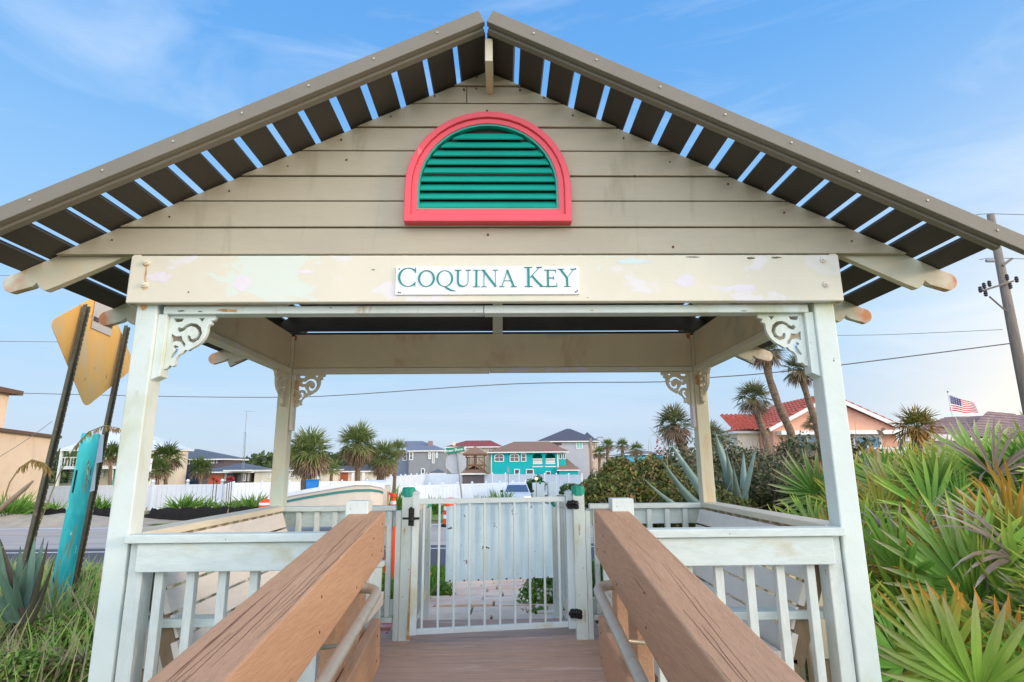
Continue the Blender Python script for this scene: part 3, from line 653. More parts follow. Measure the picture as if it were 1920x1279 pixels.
# white newel posts at the head of the ramp
for sx, (xa, xb), lab in ((-1, (-.724, -.620), 'square white newel post beside the left brown ramp rail'), (1, (.516, .618), 'square white newel post with a chipped corner beside the right brown ramp rail')):
    t = thing('newel_post', lab, 'post', ((xa+xb)/2, 2.85, DZ)); s = MB()
    s.box(xa, 2.80, DZ-.3, xb, 2.898, -.155); s.build('shaft', white_w, t, bevel=.004)
crack_m = mat('dark split wood', sr(112, 76, 58), .9, .2, 20)
# ------------------------------------------------------------------ brown ramp rails
def rampz(y): return -SL*(2.85-y)
for sx, xi, lab in ((-1, -.55, 'thick cracked brown ramp rail on the left with steel handrail'), (1, .438, 'thick brown ramp rail on the right with steel handrail')):
    t = thing('ramp_railing', lab, 'railing', (xi+sx*.07, 1.2, DZ-.2), 'brown railings of the ramp')
    def rb(name, xa, xb, z0, z1, y0, y1, m=rail_br, bev=.006):
        a, b = sorted((xa, xb)); s = MB()
        v = [(x, y, z+rampz(y)) for y in (y0, y1) for z in (z0, z1) for x in (a, b)]
        s.add(v, [(0, 1, 3, 2), (4, 6, 7, 5), (0, 4, 5, 1), (2, 3, 7, 6), (0, 2, 6, 4), (1, 5, 7, 3)]); return s.build(name, m, t, bevel=bev)
    rb_top = rb('top_beam', xi, xi+sx*.158, -.415, -.205, -1.5, 2.865)
    # weathering checks: narrow splits that run along the grain of the beam
    tb = rb_top; ck = MB(); rc = random.Random(31+sx)
    for q in range(24 if sx < 0 else 11):
        x = xi+sx*rc.uniform(.012, .146); y = rc.uniform(.35, 2.7); n_ = rc.randint(6, 16); st_ = rc.uniform(.03, .07); dx = rc.uniform(-.05, .05); P_ = []; w_ = rc.uniform(.0006, .0017)
        for j in range(n_): P_.append((x, y)); x += dx*st_+rc.uniform(-.0022, .0022); y += st_
        v = []
        for j, (px, py) in enumerate(P_):
            if not (min(xi, xi+sx*.158)+.004 < px < max(xi, xi+sx*.158)-.004) or py > 2.85: break
            h_ = w_*math.sin(math.pi*(j+.3)/n_)*.5+.0002; v += [(px-h_, py, rampz(py)-.2044), (px+h_, py, rampz(py)-.2044)]
        ck.add(v, [(2*j, 2*j+1, 2*j+3, 2*j+2) for j in range(len(v)//2-1)])
    for q in range(4):
        z = rc.uniform(-.39, -.24); y = rc.uniform(.5, 2.6); v = []
        for j in range(6): w_ = .0012*math.sin(math.pi*(j+.3)/6)+.0002; v += [(xi-sx*.0006, y, rampz(y)+z-w_), (xi-sx*.0006, y, rampz(y)+z+w_)]; y += .035; z += rc.uniform(-.002, .002)
        ck.add(v, [(2*j, 2*j+1, 2*j+3, 2*j+2) for j in range(5)])
    ck.build('weather_checks', crack_m, tb, fix=False)
    rb('lower_board', xi+sx*.002, xi+sx*.045, -.875, -.675, -1.5, 2.86)
    for y in (2.70, 1.62, .2, -1.2):
        s = MB(); a, b = sorted((xi+sx*.05, xi+sx*.145)); z = rampz(y); s.box(a, y-.05, z-1.45, b, y+.05, z-.40); s.build('post', rail_br, t, bevel=.005)
    s = MB(); a, b = sorted((xi+sx*.05, xi+sx*.11)); y = 2.32; z = rampz(y); s.box(a, y-.04, z-1.4, b, y+.10, z-.40); s.build('post', rail_br, t, bevel=.005)
    xp = xi-sx*.062; pts = [(xp, y, rampz(y)-.425) for y in (-1.5, -.5, .5, 1.5, 2.3)]
    ye, ze = 2.40, rampz(2.40)-.425
    for k in range(7):
        a = R(90*k/6); pts.append((xp+sx*.06*(1-math.cos(a)), ye+.075*math.sin(a), ze+.012*math.sin(a)+.0))
    pts.append((xi+sx*.06, ye+.078, ze+.012))
    s = MB(); s.tube(pts, .0195, 14); s.build('handrail', galv, t, smooth=True)
    for y in (.9, 2.1):
        s = MB(); z = rampz(y)-.425; s.tube([(xp, y, z-.015), (xp+sx*.01, y, z-.05), (xi+sx*.05, y, z-.06)], .007, 8); s.build('handrail_bracket', galv, t, smooth=True)
    for y, z in ((2.80, -.25), (2.80, -.37), (2.62, -.27), (2.60, -.33), (2.35, -.38), (2.78, -.72), (2.78, -.82), (1.9, -.26), (1.9, -.36)): s = MB(); s.tube([(xi, y, z+rampz(y)), (xi-sx*.0015, y, z+rampz(y))], .0045, 7); s.build('nail_head', nail_m, t)

# ------------------------------------------------------------------ gate and its posts
def gate_post(label, xa, xb, y, zb, zt, cap=.075, w2=0):
    t = thing('gate_post', label, 'post', ((xa+xb)/2, y+.05, zb))
    s = MB(); s.box(xa, y, zb, xb, y+(xb-xa)*.85, zt-cap+.01); s.build('shaft', white_p, t, bevel=.004)
    s = MB(); c = ((xa+xb)/2, y+(xb-xa)*.425); h = (xb-xa)/2+.006
    o = [(c[0]+math.cos(R(22.5+45*k))*h*1.08, c[1]+math.sin(R(22.5+45*k))*h*1.08) for k in range(8)]
    v = []
    for kk, (q, z) in enumerate(((.96, zt-cap), (1, zt-cap+.01), (1, zt-.018), (.86, zt))): v += [(c[0]+(px-c[0])*q, c[1]+(py-c[1])*q, z) for px, py in o]
    f = [(i*8+k, i*8+(k+1) % 8, (i+1)*8+(k+1) % 8, (i+1)*8+k) for i in range(3) for k in range(8)]+[tuple(range(24, 32)), tuple(reversed(range(8)))]
    s.add(v, f); s.build('post_cap', teal_cap, t, bevel=.003); return t
GY = 4.84
pl = gate_post('teal capped white post with rust streaks and the latch of the gate', -.800, -.708, GY, DZ, PY(765, 914, GY).z)
bx('side_board', white_w, pl, (-.846, GY+.004, DZ, -.802, GY+.10, PY(765, 958, GY).z))
pr = gate_post('teal capped white post carrying the hinges of the gate', .573, .664, GY-.03, DZ, PY(1095, 911, GY).z)
bx('side_board', white_w, pr, (.666, GY-.026, DZ, .706, GY+.07, PY(1095, 958, GY).z))
s = MB(); s.add([(-.722, GY-.002, -.44), (-.700, GY-.002, -.42), (-.699, GY-.002, -1.0), (-.699, GY-.002, -1.30), (-.738, GY-.002, -1.30), (-.730, GY-.002, -1.1), (-.716, GY-.002, -.75)], [(0, 1, 2, 3, 4, 5, 6)]); s.build('rust_stain', rust_s, pl, fix=False)
stain(pr, (.617, -.50), 0, .006, .055, rust_s, GY-.0325); stain(pr, (.640, -1.14), 0, .005, .075, rust_s, GY-.0325); stain(pl, (-.772, -.50), 0, .006, .03, rust_s, GY-.0025)
gt = thing('gate', 'white metal bar gate with a pale blue arched panel, swung slightly toward the pavilion', 'gate', (-.07, 4.85, DZ+.04))
GA, GB = Vector((-.655, 4.70, 0)), Vector((.525, 4.86, 0)); gd = (GB-GA).normalized(); gn = Vector((-gd.y, gd.x, 0)); GL = (GB-GA).length
def gp(s_, z, n=0): q = GA+gd*s_+gn*n; return Vector((q.x, q.y, z))
def gbeam(mb, a, b, w_, h_): mb.beam(a, b, w_, h_)
zt_, zb_ = PY(791, 940, 4.72).z, PY(800, 1183, 4.72).z
for s0, wd, ht, zb in ((-.012, .052, .055, -.02), (GL+.02, .062, .045, -.03)):
    s = MB(); a = gp(s0, zb_+zb); b_ = gp(s0, zt_+ht); s.beam(a, b_, wd, .05, up=gn); 
    c = gp(s0, zt_+ht); v = [c+gd*(i*.032)+gn*(j*.032) for i, j in ((-1, -1), (1, -1), (1, 1), (-1, 1))]; s.add(v+[p_+Vector((0, 0, .012)) for p_ in v]+[c+Vector((0, 0, .032))], [(3, 2, 1, 0), (0, 1, 5, 4), (1, 2, 6, 5), (2, 3, 7, 6), (3, 0, 4, 7), (4, 5, 8), (5, 6, 8), (6, 7, 8), (7, 4, 8)])
    s.build('gate_stile', gate_m, gt, bevel=.003)
s = MB(); s.beam(gp(.015, zt_), gp(GL-.012, zt_+.0), .030, .040); s.build('gate_rail', gate_m, gt, bevel=.003)
s = MB(); s.beam(gp(.015, zb_), gp(GL-.012, zb_), .030, .040); s.build('gate_rail', gate_m, gt, bevel=.003)
for k in range(10):
    s0 = .052+.1185*k
    if s0 < GL-.03: s = MB(); s.beam(gp(s0, zb_+.02), gp(s0, zt_-.02), .017, .017, up=gn); s.build('bar', gate_m, gt, bevel=.002)
# panel with shallow vertical folds and a gently arched top
s = MB(); n = 64; s0, s1 = .225, 1.075; v = []
zpt, zpb = PY(935, 937, 4.86).z, PY(935, 1085, 4.86).z
for i in range(n+1):
    q = i/n; a = lerp(s0, s1, q); fold = .006*(1 if (q*7.2) % 1 < .08 else 0)+.002*math.sin(q*40)
    top = zpt-.045*(2*q-1)**2
    for z in (zpb, top): v.append(gp(a, z, .028+fold))
for i in range(n+1):
    q = i/n; a = lerp(s0, s1, q); top = zpt-.045*(2*q-1)**2
    for z in (zpb, top): v.append(gp(a, z, .036))
f = [(2*i, 2*i+2, 2*i+3, 2*i+1) for i in range(n)]+[(2*(n+1)+2*i, 2*(n+1)+2*i+1, 2*(n+1)+2*i+3, 2*(n+1)+2*i+2) for i in range(n)]
f += [(2*i+1, 2*i+3, 2*(n+1)+2*i+3, 2*(n+1)+2*i+1) for i in range(n)]+[(2*i, 2*(n+1)+2*i, 2*(n+1)+2*i+2, 2*i+2) for i in range(n)]
s.add(v, f); s.build('gate_panel', panel_m, gt)
for k in range(8): c = gp(.26+.11*k, zpb+.006, .022); s = MB(); s.tube([c, c+gn*-.006], .007, 6); s.build('rivet', nail_m, gt)
def hinge(z):
    s = MB(); a = gp(GL+.02, z, -.02); b_ = Vector((.60, GY-.032, z)); s.beam(a+Vector((-.03, -.02, 0)), b_+Vector((.01, -.01, 0)), .018, .022)
    for q in (a+Vector((0, -.02, 0)), b_+Vector((-.005, -.012, 0)), (a+b_)/2+Vector((0, -.02, .004))): s.lathe([(.010, -.032), (.022, -.028), (.024, -.008), (.017, 0), (.024, .008), (.020, .028), (.010, .034)], q, 10)
    return s.build('hinge', black, gt, smooth=False)
hinge(PY(1070, 947, 4.8).z); hinge(PY(1070, 1152, 4.8).z)
lt = MB(); z = PY(780, 960, 4.7).z; a = gp(-.012, z, -.028)
lt.box(a.x-.012, a.y-.014, z-.10, a.x-.055, a.y+.006, z+.03); lt.lathe([(.012, -.02), (.019, -.016), (.019, .016), (.012, .02)], (a.x-.03, a.y-.02, z-.045), 10); lt.beam((a.x+.03, a.y-.008, z-.045), (a.x-.10, a.y-.008, z-.045), .012, .016); lt.beam((a.x-.035, a.y-.02, z+.04), (a.x-.02, a.y-.02, z-.10), .016, .02)
lt.build('latch', black, gt, bevel=.002)
# short railings that flank the path beyond the gate
for sx, xa, xb in ((-1, -.735, -.77), (1, .60, .63)):
    yb = 6.05; zt2 = PY(798, 952, yb).z if sx < 0 else PY(1042, 950, yb).z; xe = PY(798, 1000, yb).x if sx < 0 else PY(1044, 1000, yb).x
    side = 'left' if sx < 0 else 'right'
    gate_post('short teal capped post at the far end of the %s path railing' % side, xe-.045, xe+.045, yb, -1.46, zt2+.06, cap=.06)
    t = thing('path_railing', 'short white railing beyond the gate on the %s edge of the path' % side, 'railing', (xe, 5.5, -1.4))
    x_a = -.735 if sx < 0 else .60
    for z0, z1 in ((-.33, -.385), (-1.16, -1.25)):
        s = MB(); s.beam((x_a, 4.96, (z0+z1)/2), (xe, yb, (z0+z1)/2), .038, abs(z1-z0)); s.build('rail', white_y, t, bevel=.003)
    for k in range(7):
        q = (k+.6)/7.2; x, y = lerp(x_a, xe, q), lerp(4.96, yb, q); s = MB(); s.box(x-.018, y-.018, -1.16, x+.018, y+.018, -.385); s.build('baluster', white_w, t, bevel=.003)

# ------------------------------------------------------------------ benches
def bench(sx, label):
    xs_ = X0+sx*1.0
    t = thing('bench', label, 'bench', (xs_, 3.85, DZ))
    y0, y1 = 3.03, 4.74
    top = Vector((X0+sx*1.655, 0, -.345)); bot = Vector((X0+sx*1.46, 0, -.92)); d = (bot-top); ln = d.length; d.normalize(); nrm = Vector((-d.z, 0, d.x))*(-sx)
    nb = 5; wd = ln/nb
    for k in range(nb):
        a = top+d*(wd*k+.006); b_ = top+d*(wd*(k+1)-.006); s = MB(); o = nrm*.016
        v = []
        for y in (y0+.02*(k % 2), y1): v += [Vector((p_.x, y, p_.z)) for p_ in (a-o, b_-o, b_+o, a+o)]
        s.add(v, [(0, 1, 2, 3), (7, 6, 5, 4), (0, 4, 5, 1), (1, 5, 6, 2), (2, 6, 7, 3), (3, 7, 4, 0)]); s.build('back_slat', bench_w, t, bevel=.004)
    for k in range(4):
        xa = X0+sx*(1.42-.145*k); a, b_ = sorted((xa, xa-sx*.135)); s = MB(); s.box(a, y0, -.925, b_, y1, -.888); s.build('seat_slat', bench_w, t, bevel=.004)
    for yy in (y0+.012, y1-.05, 3.9):
        s = MB(); a = top-nrm*-.0; q = Vector((0, 0, 0)); off = .035*sx
        s.beam((top.x+off*1.4, yy+.02, top.z-.02), (bot.x+off*.8, yy+.02, -.95), .04, .085, up=(1, 0, 0)); s.build('back_frame', bare if yy != 3.9 else bench_w, t, bevel=.003)
        s = MB(); a, b_ = sorted((X0+sx*1.5, X0+sx*.85)); s.box(a, yy, -1.02, b_, yy+.038, -.926); s.build('seat_bearer', bare, t, bevel=.003)
        for xx in (1.60, .84):
            s = MB(); a, b_ = sorted((X0+sx*xx, X0+sx*(xx+.09))); s.box(a, yy-.04, DZ, b_, yy+.0, -.925 if xx > 1 or yy == 3.9 else -.745); s.build('leg', white_w if xx < 1 else bare, t, bevel=.004)
    for yy in (y0-.02, y1-.08):
        s = MB(); a, b_ = sorted((X0+sx*1.70, X0+sx*.83)); s.box(a, yy, -.742, b_, yy+.10, -.704); s.build('armrest', white_h, t, bevel=.004)
    s = MB(); a, b_ = sorted((X0+sx*.83, X0+sx*.87)); s.box(a, y0, -1.02, b_, y1, -.928); s.build('apron', bench_w, t, bevel=.003)
bench(-1, 'white slatted bench along the left side railing, seen behind the left balusters'); bench(1, 'white slatted bench along the right side railing, seen behind the right balusters')
# ------------------------------------------------------------------ warning sign seen from behind, teal pile, mailbox plates
steel = mat('galvanised channel', sr(96, 92, 74), .6, .2, 12, metallic=.4, bump=.3, bscale=80, patches=[(sr(150, 120, 80), 14, .62, .7, (1, 1, 1))])
alu_sun = mat('sun tinted aluminium', sr(255, 194, 104), .5, .08, 3, metallic=0, stretch=(1, 1, .4), bump=.1, bscale=30, patches=[(sr(230, 200, 150), 3, .5, .65, (1, 1, .4)), (sr(176, 134, 78), 9, .64, .7, (1, 1, 1))])  # amber of the low sun put into the colour of the aluminium back
label_m = mat('pale sticker', sr(206, 200, 190), .6, .04, 10); label_t = mat('grey print', sr(84, 80, 78), .6, .05, 10)
ws = thing('warning_sign', 'back of a diamond warning sign, orange in the low sun, on two perforated steel posts', 'sign', tuple(PY(140, 1090, 7.2)))
def channel(name, pb, pt, m, parent, facing):
    """U-section sign post with a row of punched holes shown as small pale plugs"""
    s = MB(); pb, pt = Vector(pb), Vector(pt); d = (pt-pb).normalized(); f_ = Vector(facing).normalized(); sd = d.cross(f_).normalized()
    for o, wd, dp in ((0, .040, .006),): s.beam(pb, pt, wd, dp, up=f_)
    for k in (-1, 1):
        s.beam(pb+sd*k*.024+f_*.012, pt+sd*k*.024+f_*.012, .008, .034, up=f_); s.beam(pb+sd*k*.034+f_*.028, pt+sd*k*.034+f_*.028, .018, .006, up=f_)
    o = s.build(name, m, parent)
    h = MB(); L_ = (pt-pb).length; n = int(L_/.05)
    for i in range(n): c = pb+d*(.03+i*.05)+sd*.034+f_*.0315; h.beam(c-d*.007, c+d*.007, .009, .002, up=f_)
    h.build('punched_holes', mat_hole, o); return o
mat_hole = mat('punched hole plug', sr(200, 190, 150), .8, .05, 10)  # pale plugs for the punched holes
fc = Vector((.35, -1, 0))
PP1, PP2 = PY(160, 573, 5.6), PY(236, 612, 6.44)
hd = (PP2-PP1); hd.z = 0; hd.normalize(); fn0 = Vector((hd.y, -hd.x, 0))
def onplate(u, v, off=0):
    d = ray(u, v); p0 = Vector((PP1.x, PP1.y, 0))+fn0*off; return d*(p0.dot(fn0)/d.dot(fn0))
b1, b2 = onplate(22, 1150), onplate(140, 1075); b1 = Vector((PP1.x+.03, PP1.y, -1.6)); b2 = Vector((PP2.x+.03, PP2.y, -1.6))
b1 = onplate(45, 1052); b1 = PP1+(b1-PP1)*1.25; b2 = onplate(147, 1045); b2 = PP2+(b2-PP2)*1.2
channel('post', b1, PP1, steel, ws, fn0); channel('post', b2, PP2, steel, ws, fn0)
cs4 = [onplate(u, v, -.03) for u, v in ((93, 603), (196, 546), (254, 688), (160, 765))]
poly = []
for q in range(4):
    c0_, a_, b_ = cs4[q], cs4[q-1], cs4[(q+1) % 4]; p0, p1 = c0_+(a_-c0_)*.09, c0_+(b_-c0_)*.09
    for j in range(6): t_ = j/5; poly.append(p0*(1-t_)**2+c0_*2*t_*(1-t_)+p1*t_*t_)
ex, ez, en, fn = hd, Vector((0, 0, 1)), fn0*-1, fn0
s = MB(); v = poly+[q-fn*.004 for q in poly]; n = len(poly)
s.add(v, [tuple(range(n)), tuple(reversed(range(n, 2*n)))]+[(i, i+n, (i+1) % n+n, (i+1) % n) for i in range(n)]); plate = s.build('sign_plate', alu_sun, ws)
sc_ = onplate(194, 597, -.02)
s = MB(); s.beam(sc_-ex*.20, sc_+ex*.20, .003, .30, up=(0, 0, 1)); st = s.build('sticker', label_m, plate)
sans('phone_number', '800-373-7704', .068, frame(sc_+fn*.006-ez*.05, ex, ez, fn), label_t, plate, .001, .002)
for (u0, v0, u1, v1) in ((171, 868, 201, 816), (160, 922, 184, 870)):
    lo, hi_ = onplate((u0+u1)/2-2, v0, .05), onplate((u0+u1)/2+2, v1, .05); s = MB(); s.beam(lo, hi_, .14, .006, up=fn); s.build('small_plate', sign_w, ws, bevel=.002)
# teal pile
pile_m = mat('weathered teal paint', sr(64, 206, 204), .55, .12, 4, stretch=(1, 1, .35), bump=.4, bscale=40, patches=[(sr(30, 164, 176), 2.2, .5, .62, (1, 1, .3)), (sr(120, 130, 104), 3.6, .63, .66, (1.6, 1.6, .3)), (sr(150, 228, 208), 9, .60, .63, (1, 1, .5)), (sr(50, 56, 46), 8, .65, .68, (1.6, 1.6, .3))])
pb, pt = PY(101, 1170, 5.9), PY(171, 814, 5.9)
pt.x -= .0
t = thing('timber_pile', 'leaning round timber pile with peeling teal paint beside the sign posts', 'post', tuple(pb))
s = MB(); d = (pt-pb); pts = [pb-d*.12]+[pb+d*(k/6) for k in range(7)]; s.tube(pts+[pt+d*.004], [.083, .082, .081, .080, .080, .079, .078, .078, .072], 28); s.build('shaft', pile_m, t, smooth=True)
s = MB(); q = pb+d*.74+Vector((-.012, -.083, 0)); s.tube([q-d*.06, q+d*.06], [.006, .008], 8); s.build('split', black, t)
# ------------------------------------------------------------------ foliage builders
class LF(MB):
    def blade(s, p0, d, ln, wd, nrm, droop=.3, c0=(1, 1, 1), c1=None, seg=4, fold=.25, base=.25, tp=1, tw=1.6):
        """one tapering leaf blade, folded along its middle"""
        d = Vector(d).normalized(); nrm = Vector(nrm); sd = d.cross(nrm)
        if sd.length < 1e-4: sd = d.orthogonal()
        sd.normalize(); up = sd.cross(d); v, c, f = [], [], []; p = Vector(p0); dd = d.copy(); c1 = c1 or c0
        for i in range(seg+1):
            q = i/seg; wq = wd*(base+(1-base)*math.sin(min(1, q*2.2)*math.pi/2) if q < .5 else (1-((q-.5)*2)**tp)**.8)
            u = sd.cross(dd).normalized(); cc = tuple(lerp(a, b, q**tw) for a, b in zip(c0, c1))
            if i == seg: v.append(p); c.append(cc)
            else: v += [p-sd*wq/2+u*wq*fold, p, p+sd*wq/2+u*wq*fold]; c += [cc]*3
            p = p+dd*(ln/seg); dd = (dd+Vector((0, 0, -1))*droop/seg).normalized()
        for i in range(seg):
            a = i*3
            if i == seg-1: f += [(a, a+1, a+3), (a+1, a+2, a+3)]
            else: f += [(a, a+1, a+4, a+3), (a+1, a+2, a+5, a+4)]
        s.add(v, f, c); return s
    def fan(s, hub, d, ln, n=20, spread=115, c0=(1, 1, 1), c1=(1, 1, 1), rnd=random, droop=.25, wd=.045, seg=4, up=None, cup=.25, tp=1.6, tw=3.4):
        """palmate leaf: blades fused near the hub, free at the tips"""
        d = Vector(d).normalized(); nrm = up or Vector((rnd.uniform(-.4, .4), rnd.uniform(-.4, .4), 1)); sd = d.cross(nrm)
        if sd.length < .05: sd = d.orthogonal()
        sd.normalize(); nn = sd.cross(d).normalized()
        for k in range(n):
            a = R(lerp(-spread, spread, k/(n-1))+rnd.uniform(-2, 2)); dr = d*math.cos(a)+sd*math.sin(a); dr = (dr+nn*cup*(1-math.cos(a))*.5).normalized()
            L_ = ln*(.72+.28*math.cos(a))*rnd.uniform(.88, 1.05)
            j = rnd.uniform(.85, 1.15); dr = (dr+Vector((rnd.gauss(0, .05), rnd.gauss(0, .05), rnd.gauss(0, .05)))).normalized(); s.blade(Vector(hub), dr, L_, wd*ln*rnd.uniform(.8, 1.15), nn, droop*(rnd.uniform(.5, 1.6) if rnd.random() < .85 else 7), tuple(x*j for x in c0), tuple(x*j for x in c1), seg, .3, .12, tp, tw)
        return s
leaf_m = leafmat('palm leaf', rough=.42, trans=.22); bush_m = leafmat('shrub leaf', rough=.55, trans=.2); grass_m = leafmat('grass blade', rough=.6, trans=.3)
agave_m = mat('agave leaf', sr(122, 146, 138), .5, .14, 5, stretch=(1, 1, 1), bump=.1, bscale=14, tint=True, patches=[(sr(150, 178, 168), 3.5, .58, .66, (1, 1, .4)), (sr(160, 150, 110), 9, .68, .71, (1, 1, 1))])
trunk_m = mat('palm trunk', sr(128, 108, 88), .9, .25, 9, stretch=(1, 1, 2.5), bump=.9, bscale=18, patches=[(sr(92, 76, 60), 7, .52, .6, (1, 1, 3)), (sr(160, 142, 120), 6, .6, .7, (1, 1, 2))])
twig_m = mat('grey twigs', sr(150, 132, 112), .9, .2, 10)
GRN, YGR, ORG, BRN, TAN = sr(136, 186, 82), sr(204, 210, 96), sr(236, 150, 62), sr(150, 118, 90), sr(214, 192, 164)
OLV = sr(104, 122, 66); DGR = sr(62, 96, 40)
def palmetto(x, y, z, nf, size, rnd, mix=(.6, .25, .1), label=None, lean=(0, 0)):
    t = thing('saw_palmetto', label, 'palmetto', (x, y, z), 'saw palmettos on the dune right of the pavilion')
    lf = LF(); stm = MB()
    for i in range(nf):
        az = 2*math.pi*(i*.382+rnd.uniform(-.05, .05)); el = R(rnd.uniform(18, 82)); st = size*rnd.uniform(.55, 1.0)
        d = Vector((math.cos(az)*math.cos(el)+lean[0], math.sin(az)*math.cos(el)+lean[1], math.sin(el))).normalized()
        base = Vector((x+rnd.uniform(-.15, .15)*size, y+rnd.uniform(-.15, .15)*size, z+rnd.uniform(-.05, .15)*size)); hub = base+d*st*.85
        q = rnd.random(); ln = size*rnd.uniform(.54, .80)
        if q < mix[0]: c0, c1 = GRN, rnd.choice([YGR, YGR, YGR, TAN, tuple(lerp(a, b, .5) for a, b in zip(YGR, ORG)), GRN])
        elif q < mix[0]+mix[1]: c0, c1 = tuple(lerp(a, b, rnd.uniform(.1, .7)) for a, b in zip(YGR, GRN)), (TAN if rnd.random() < .6 else ORG)
        elif q < mix[0]+mix[1]+mix[2]: c0, c1 = tuple(lerp(a, b, .35) for a, b in zip(YGR, ORG)), ORG
        else: c0, c1 = sr(176, 156, 136), sr(206, 194, 188)
        j = rnd.uniform(.55, 1.2); c0 = tuple(k*j for k in c0)
        dead = q >= sum(mix)
        dd = (d+Vector((0, 0, -.6 if dead else rnd.uniform(-.15, .25)))).normalized()
        face = Vector((rnd.uniform(-.8, .5), rnd.uniform(-1.1, .2), rnd.uniform(.2, 1.0)))
        lf.fan(hub, dd, ln, 22 if not dead else 15, rnd.uniform(80, 120) if not dead else 50, c0, c1, rnd, .07 if not dead else .9, .078 if not dead else .05, 5, face, rnd.uniform(.1, .7))
        stm.tube([base, base+d*st*.45+Vector((0, 0, .02)), hub], [.012*size, .009*size, .007*size], 5, cols=tuple(k*.9 for k in c0))
    lf.build('fronds', leaf_m, t, fix=False); stm.build('stems', leaf_m, t, fix=False); return t
rp = random.Random(11)
# thicket of palmettos filling the slope at the right
spots = []; rows_ = []; ys_ = [3.0, 3.7, 4.4, 5.2, 6.1, 7.1, 8.3]; ORD = ['first', 'second', 'third', 'fourth', 'fifth', 'sixth', 'seventh', 'eighth', 'ninth', 'tenth']
for (y, xs0, xs1, st) in ((3.0, 2.35, 3.5, .50), (3.7, 2.35, 4.6, .55), (4.4, 2.4, 5.4, .60), (5.2, 2.9, 6.2, .62), (6.1, 3.4, 7.4, .72), (7.1, 4.1, 8.8, .80), (8.3, 4.9, 10.2, .95)):
    x = xs0
    while x < xs1: spots.append((x+rp.uniform(-.12, .12), y+rp.uniform(-.2, .2))); rows_.append(y); x += st
KN = ['green saw palmetto', 'yellowing saw palmetto', 'orange tipped dying saw palmetto']
for i, (x, y) in enumerate(spots):
    kind = rp.choices([0, 1, 2], [.60, .26, .14])[0]
    mix = [(.72, .15, .02), (.46, .34, .04), (.36, .20, .26)][kind]
    row = ys_.index(min(ys_, key=lambda q: abs(q-rows_[i]))); nth = sum(1 for q in range(i) if rows_[q] == rows_[i])
    dep = 'nearest the camera' if y < 4 else ('in the middle of the thicket' if y < 6.6 else 'on the crest of the thicket'); r_ = x/y
    sid = 'against the right front post' if r_ < .62 else ('a little right of the front post' if r_ < .78 else 'toward the right edge')
    palmetto(x, y, gz(x, y)+.02, 11, rp.uniform(.62, .84)*(1 if y < 5.8 else 1.12), rp, mix, '%s, %s from the left in the %s row from the camera' % (KN[kind], ORD[nth], ORD[row]), lean=(-.12, -.1))
# a few low fans just over the side railing
palmetto(2.35, 5.6, gz(2.35, 5.6), 12, .75, rp, (.5, .3, .1), 'low young palmetto just behind the right side railing')
# shrubs
def bush(name, label, x, y, z, rx, ry, h, n, ls, cols, rnd, cat='shrub', group=None, twigs=18, flowers=None):
    t = thing(name, label, cat, (x, y, z), group); lf = LF(); blobs = []
    for k in range(9): a = rnd.uniform(0, 6.28); q = rnd.uniform(.2, .75); blobs.append((x+math.cos(a)*rx*q, y+math.sin(a)*ry*q, z+h*rnd.uniform(.25, .72), rnd.uniform(.35, .55)))
    vs, cs_, fs = [], [], []
    for i in range(n):
        bx_, by, bz, br = blobs[i % 9]; d = Vector((rnd.gauss(0, 1), rnd.gauss(0, 1), rnd.gauss(0, 1))).normalized(); q = rnd.uniform(.35, 1.08)**.55
        p = Vector((bx_+d.x*rx*br*q, by+d.y*ry*br*q, bz+d.z*h*br*.62*q))
        if p.z < z-.1: continue
        a = (d+Vector((rnd.uniform(-1, 1), rnd.uniform(-1, 1), rnd.uniform(-.6, 1)))).normalized(); b_ = a.orthogonal().normalized(); b_.rotate(Matrix.Rotation(rnd.uniform(0, 6.28), 3, a)); c_ = a.cross(b_); s_ = ls*rnd.uniform(.6, 1.3)
        k = len(vs); vs += [p-b_*s_, p+c_*s_*.45+a*s_*.1, p+b_*s_, p-c_*s_*.45+a*s_*.1]; fs.append((k, k+1, k+2, k+3)); cc = rnd.choices(cols, range(len(cols), 0, -1))[0]; j = rnd.uniform(.7, 1.3); cs_ += [tuple(m_*j for m_ in cc)]*4
    lf.add(vs, fs, cs_); lf.build('leaves', bush_m, t, fix=False)
    tw = MB()
    for k in range(twigs):
        a = rnd.uniform(0, 6.28); e = Vector((math.cos(a)*rx*rnd.uniform(.2, .95), math.sin(a)*ry*rnd.uniform(.2, .95), h*rnd.uniform(.55, 1.12))); b0 = Vector((x+e.x*.15, y+e.y*.15, z)); m_ = b0+e*.55+Vector((rnd.uniform(-.1, .1), rnd.uniform(-.1, .1), .05))
        tw.tube([b0, m_, b0+e], [.012+.004*h, .008, .002], 4)
        for q in range(3): e2 = Vector((rnd.uniform(-.3, .3), rnd.uniform(-.3, .3), rnd.uniform(.05, .35)))*h*.5; tw.tube([m_, m_+e2], [.005, .0015], 3)
    tw.build('branches', twig_m, t, fix=False); return t
rb_ = random.Random(5)
SH = [sr(98, 112, 48), sr(134, 138, 62), sr(74, 88, 40), sr(168, 150, 84), sr(150, 110, 70)]
SH2 = [sr(92, 104, 66), sr(120, 120, 84), sr(72, 84, 52), sr(150, 128, 100)]
